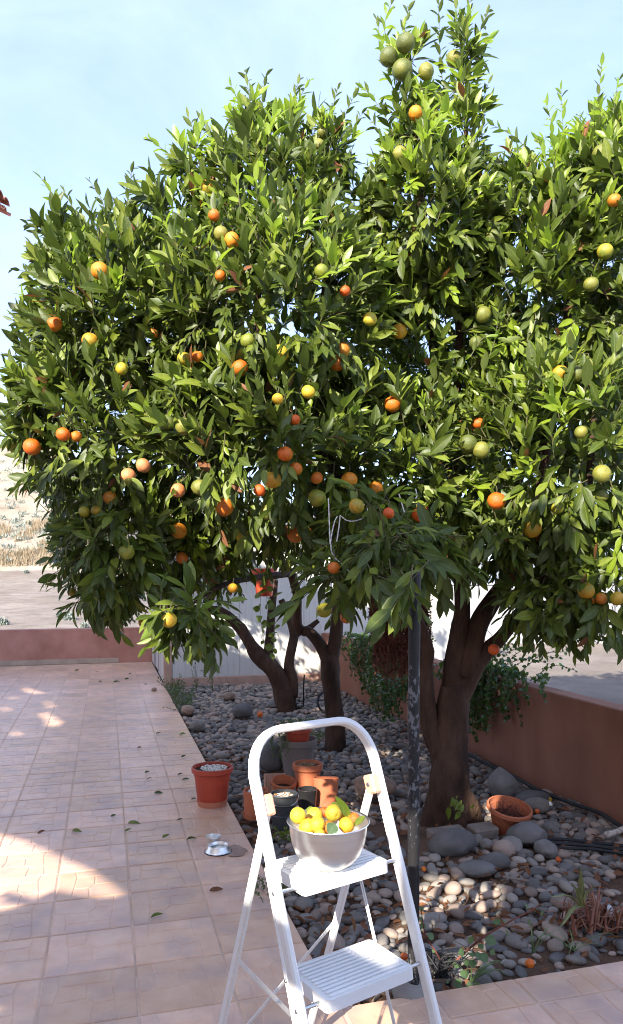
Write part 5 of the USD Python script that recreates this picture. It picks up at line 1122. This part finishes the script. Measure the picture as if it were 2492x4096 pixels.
RL = [(600, 420, 64, 0), (660, 425, 56, 1), (680, 510, 72, 0), (810, 305, 56, 1), (765, 365, 40, 1), (835, 430, 62, 1), (880, 338, 36, 1), (925, 305, 38, 1), (922, 362, 46, 1), (415, 550, 62, 0), (557, 555, 90, 0), (487, 598, 52, 1), (348, 640, 66, 0), (425, 655, 64, 0), (510, 678, 78, 0), (570, 640, 48, 1), (425, 720, 70, 0), (310, 735, 52, 0), (370, 795, 72, 0), (325, 862, 76, 0), (405, 900, 70, 0), (460, 878, 62, 0), (410, 868, 50, 0), (250, 850, 30, 0), (62, 330, 44, 1), (60, 400, 40, 1), (72, 450, 48, 1), (130, 525, 60, 0), (150, 630, 30, 0), (265, 700, 30, 0), (470, 665, 60, 0), (385, 715, 50, 0)]
q = np.random.default_rng(17); sm = smoothpath(stem, 30)
for (x, y, s, lit) in RL:
    c = px6(x, y, 2.72 if x > 300 else 2.76); L = s/1.78/FPX*2.72; j = np.argmin(((sm-c)**2).sum(1)); dr = nrm((c-sm[j])+np.array([0, 0, .004])+q.normal(size=3)*.003); n_ = nrm(np.array([0, -.8, .55])+q.normal(size=3)*.25)
    w_ = leaves_mesh((c-dr*L*.5)[None], dr[None], n_[None], np.array([L]), np.array([L*.88]), np.array([.12]), np.array([.08]))[0]
    part('leaf', (w_, LFF), M['round'], sp, smooth=True, uv=LFUV)
def grass(name, label, o, fans, mat, seed, w=.005):
    t = thing(name, label, 'grass tuft', o); q = np.random.default_rng(seed)
    for d, L in fans:
        d = np.array(d, float); p = smoothpath(np.array([o, o+d*L*.45+ez*L*.22, o+d*L*.8+ez*L*.18, o+d*L]), 8); s = nrm(np.cross(nrm(d), ez))*w/2; V, F = [], []
        for i, c in enumerate(p): k = (1-(i/7)**2)+.05; V += [c-s*k, c+s*k, c-ez*.0015*k]
        for i in range(7):
            for j in range(3): a0, a1 = i*3+j, i*3+(j+1) % 3; F += [(a0, a1, a1+3), (a0, a1+3, a0+3)]
        part('blade', (np.array(V), np.array(F)), mat, t, smooth=True)
q = np.random.default_rng(18)
grass('strappy_grass', 'arching pale strappy grass fanning right from the foot of the sprig', px6(415, 855, 2.745), [((q.uniform(.5, 1), q.uniform(-.1, .4), q.uniform(0, .5)), q.uniform(.10, .19)) for k in range(13)]+[((-.6, .1, .5), .12), ((-.3, .2, .9), .12), ((.1, .1, 1), .10)], M['grassblade'], 1)
grass('strappy_grass', 'loose grass tuft between the stones in front of the aloe', px6(1150, 630, 2.98), [((math.cos(a_), math.sin(a_)*.6, q.uniform(.1, .5)), q.uniform(.08, .19)) for a_ in q.uniform(0, 6.28, 15)], M['grassblade'], 2, .004)
grass('strappy_grass', 'short bright grass sprout near the fallen orange by the paving', px6(855, 650, 2.93), [((q.normal()*.5, q.normal()*.3, 1), q.uniform(.05, .10)) for k in range(7)], M['grassblade'], 3, .006)
st = [smoothpath(np.array([px6(215, 730, 2.79)+[q.normal()*.03, 0, -.05], px6(215, 690, 2.79)+[q.normal()*.04, q.normal()*.03, 0], px6(215, 650, 2.79)+[q.normal()*.06, q.normal()*.04, q.normal()*.02]]), 5) for k in range(30)]
obj('burnt_stub', cat_([tube(p, [.003]*4+[.001], 4, False) for p in st]), M['hose'], 'dark tangled twig stub at the base of the sprig beside the pole', 'twigs', kind='stuff')
st = []; g = P(1120, 3570, 3.45); g = G(1090, 3560)
for k in range(40): o = g+[q.normal()*.05, q.normal()*.05, 0]; st.append(np.array([o, o+[q.normal()*.02, q.normal()*.02, .03], o+[q.normal()*.03, q.normal()*.03, .055]]))
leafy('thyme_mat', 'low grey-green mat plant behind the upper ladder step at the paving edge', 'plant', g, st, (.008, .014), M['round'], M['twig'], 19, .5, .006)
st = []; g = G(1130, 3345)
for k in range(14): o = g+[q.normal()*.03, q.normal()*.03, -.02]; st.append(np.array([o, o+[q.normal()*.02, q.normal()*.02, .03], o+[q.normal()*.03, q.normal()*.03, .06]]))
leafy('clover_sprout', 'small bright green sprout under the dark bucket', 'plant', g, st, (.014, .024), M['leaf_mid'], M['twig'], 20, .8, .018)
st = []; g = G(1268, 2950)
for k in range(26): o = g+[q.normal()*.14, q.normal()*.08, -.02]; st.append(np.array([o, o+[q.normal()*.03, q.normal()*.02, .04], o+[q.normal()*.05, q.normal()*.04, .08]]))
leafy('ground_creeper', 'sparse yellow-green creeper on the stones behind the planter', 'plant', g, st, (.012, .024), M['leaf_mid'], M['twig'], 21, .6, .018)

# ------------------------------------------------------------------ fallen fruit
for i, (px, d, kd, lab) in enumerate(((R6(835, 730), .036, 'o', 'fallen orange on the soil next to the front paving'), (R6(80, 48), .027, 'o', 'small fallen orange on the stones right of the black pole'), (R5(940, 372), .038, 'yo', 'yellow fallen orange below the hose, beside the grey boulder'), (R5(850, 462), .032, 'd', 'split red fallen fruit below the grey boulder right of the bowl'), (R5(1008, 832), .030, 'd', 'dark red shrivelled fallen fruit on the stones'), (R8(900, 1070), .068, 'd', 'bright red-orange fallen fruit on the stones before the rear tree'), ((1618, 3832), .03, 'd', 'fallen orange half hidden behind the right ladder rail'))):
    c = G(px[0], px[1]+d*420, .0)+[0, 0, d*.45+.005]; obj('fallen_orange', orange_mesh(c, d, 700+i, .92, .05, 1.2), M['f_'+kd], lab, 'orange', smooth=True)
single_leaf('peel', G(*R5(940, 415), .05), G(*R5(965, 405), .06), (0, -.3, 1), .05, M['gravel'], 'pale yellow piece of fruit peel beside the grey boulder', .3, cat='peel')

# ------------------------------------------------------------------ fallen leaves on the terrace
FL = [(Z7, 705, 113, 14, 'leaf', 'short green leaf fallen on the tiles, farther of two beside the red pot'), (Z7, 715, 143, 18, 'leaf_mid', 'bright green leaf just in front of a darker one left of the red pot'), (Z7, 890, 148, 38, 'leaf', 'dark green leaf close to the left rim of the red pot'), (Z7, 865, 123, 18, 'leaf', 'small curled dark leaf behind the leaf beside the red pot'), (Z7, 758, 212, 42, 'leaf', 'dark green leaf with a brown end left of the red pot base'), (Z7, 928, 243, 30, 'leaf', 'green leaf touching the red pot saucer'), (Z7, 543, 324, 24, 'leaf', 'small curled brown-green leaf in the middle of the tiles'), (Z7, 640, 355, 58, 'leaf_mid', 'long bright green leaf in the middle of the tiles'), (Z7, 614, 392, 26, 'leaf_mid', 'broad green leaf standing on edge below the long bright one'), (Z7, 365, 397, 52, 'leaf_mid', 'green leaf near the long shadow line on the tiles'), (Z7, 197, 402, 34, 'leaf_dry', 'yellowish thin leaf inside the sunlit patch'), (Z7, 795, 423, 34, 'leaf_mid', 'green leaf lying diagonally left of the pet bowls'), (Z7, 918, 433, 44, 'leaf', 'thin green leaf closest to the pet bowls'), (Z7, 862, 342, 26, 'leaf', 'dark crumpled leaf between the red pot and the pet bowls'), (Z7, 752, 806, 56, 'leaf_mid', 'largest yellow-green leaf with a brown tip in the foreground tiles'), (Z7, 1035, 680, 60, 'leaf_dry', 'curled reddish brown leaf on the foreground tiles near the ladder'),
      (Z5, 370, 580, 20, 'leaf_mid', 'green leaf near the far skirting of the terrace'), (Z5, 466, 586, 16, 'leaf', 'dark leaf right of the green one near the far skirting'), (Z5, 624, 597, 14, 'leaf', 'dark leaf farthest right near the shed side'), (Z5, 609, 622, 22, 'leaf', 'dark curled leaf in front of the shed side'), (Z5, 560, 635, 40, 'leaf', 'long dark crumpled leaf in front of the shed side'), (Z5, 482, 634, 18, 'leaf', 'dark leaf left of the long crumpled one'), (Z5, 698, 648, 16, 'leaf', 'dark leaf next to the stray stone near the shed corner'), (Z5, 668, 955, 28, 'leaf_dry', 'reddish brown leaf alone on the tiles by the bed edge'), (Z5, 880, 996, 18, 'leaf', 'small dark leaf by the bed edge in front of the brown one'), (Z5, 760, 884, 24, 'leaf', 'grey-brown crumpled leaf beside the bed edge'), (Z5, 875, 890, 40, 'leaf_mid', 'yellow-green leaf on the bed edge stones')]
q = np.random.default_rng(30)
for (fn, x, y, w, mt, lab) in FL:
    c = G(*fn(x, y)); L = min(.10, max(.04, w/1.2/FPX*c[1]*1.05)); a = q.uniform(-.5, .6); d = np.array([math.cos(a), math.sin(a)*1.3, .1])
    c = c+[0, 0, .004]; single_leaf('fallen_leaf', c-nrm(d)*L/2+[0, 0, .003], c+nrm(d)*L/2+[0, 0, .016], (q.normal()*.5, -.5+q.normal()*.3, .8), L*.38, M[mt], lab, q.uniform(.05, .3), q.uniform(.3, .9))

# ------------------------------------------------------------------ white twine in the tree
def tz(pts, Y): return smoothpath([P(x/1.197+1240, y/1.197+1200, Y) for x, y in pts], 40)
tw = thing('twine', 'white twisted twine looped and hanging in the leaves at the middle of the crown', 'twine', P(1340, 2100, 3.35))
def twist(p, r=.0024):
    T = nrm(np.gradient(p, axis=0)); s = nrm(np.cross(T, [0, 1.0, .1])); n = np.cross(T, s); a = np.arange(len(p))*1.1; ms = []
    for ph in (0, math.pi): ms.append(tube(p+(np.cos(a+ph)[:, None]*s+np.sin(a+ph)[:, None]*n)*r*.55, r*.75, 6))
    return cat_(ms)
YT = 3.28
for pts in ([(88, 950), (92, 1050), (96, 1165), (104, 1120), (118, 1060), (132, 1035)], [(145, 1030), (138, 1090), (128, 1158)], [(150, 1035), (175, 1055), (215, 1058), (262, 1040), (275, 1010), (270, 990)], [(98, 1160), (104, 1205), (120, 1235), (160, 1270), (195, 1310), (220, 1345)], [(425, 925), (438, 970), (452, 1018)], [(505, 905), (512, 935), (506, 950)]):
    part('strand', twist(tz(pts, YT if pts[0][0] < 400 else 3.5)), M['rope'], tw, smooth=True)
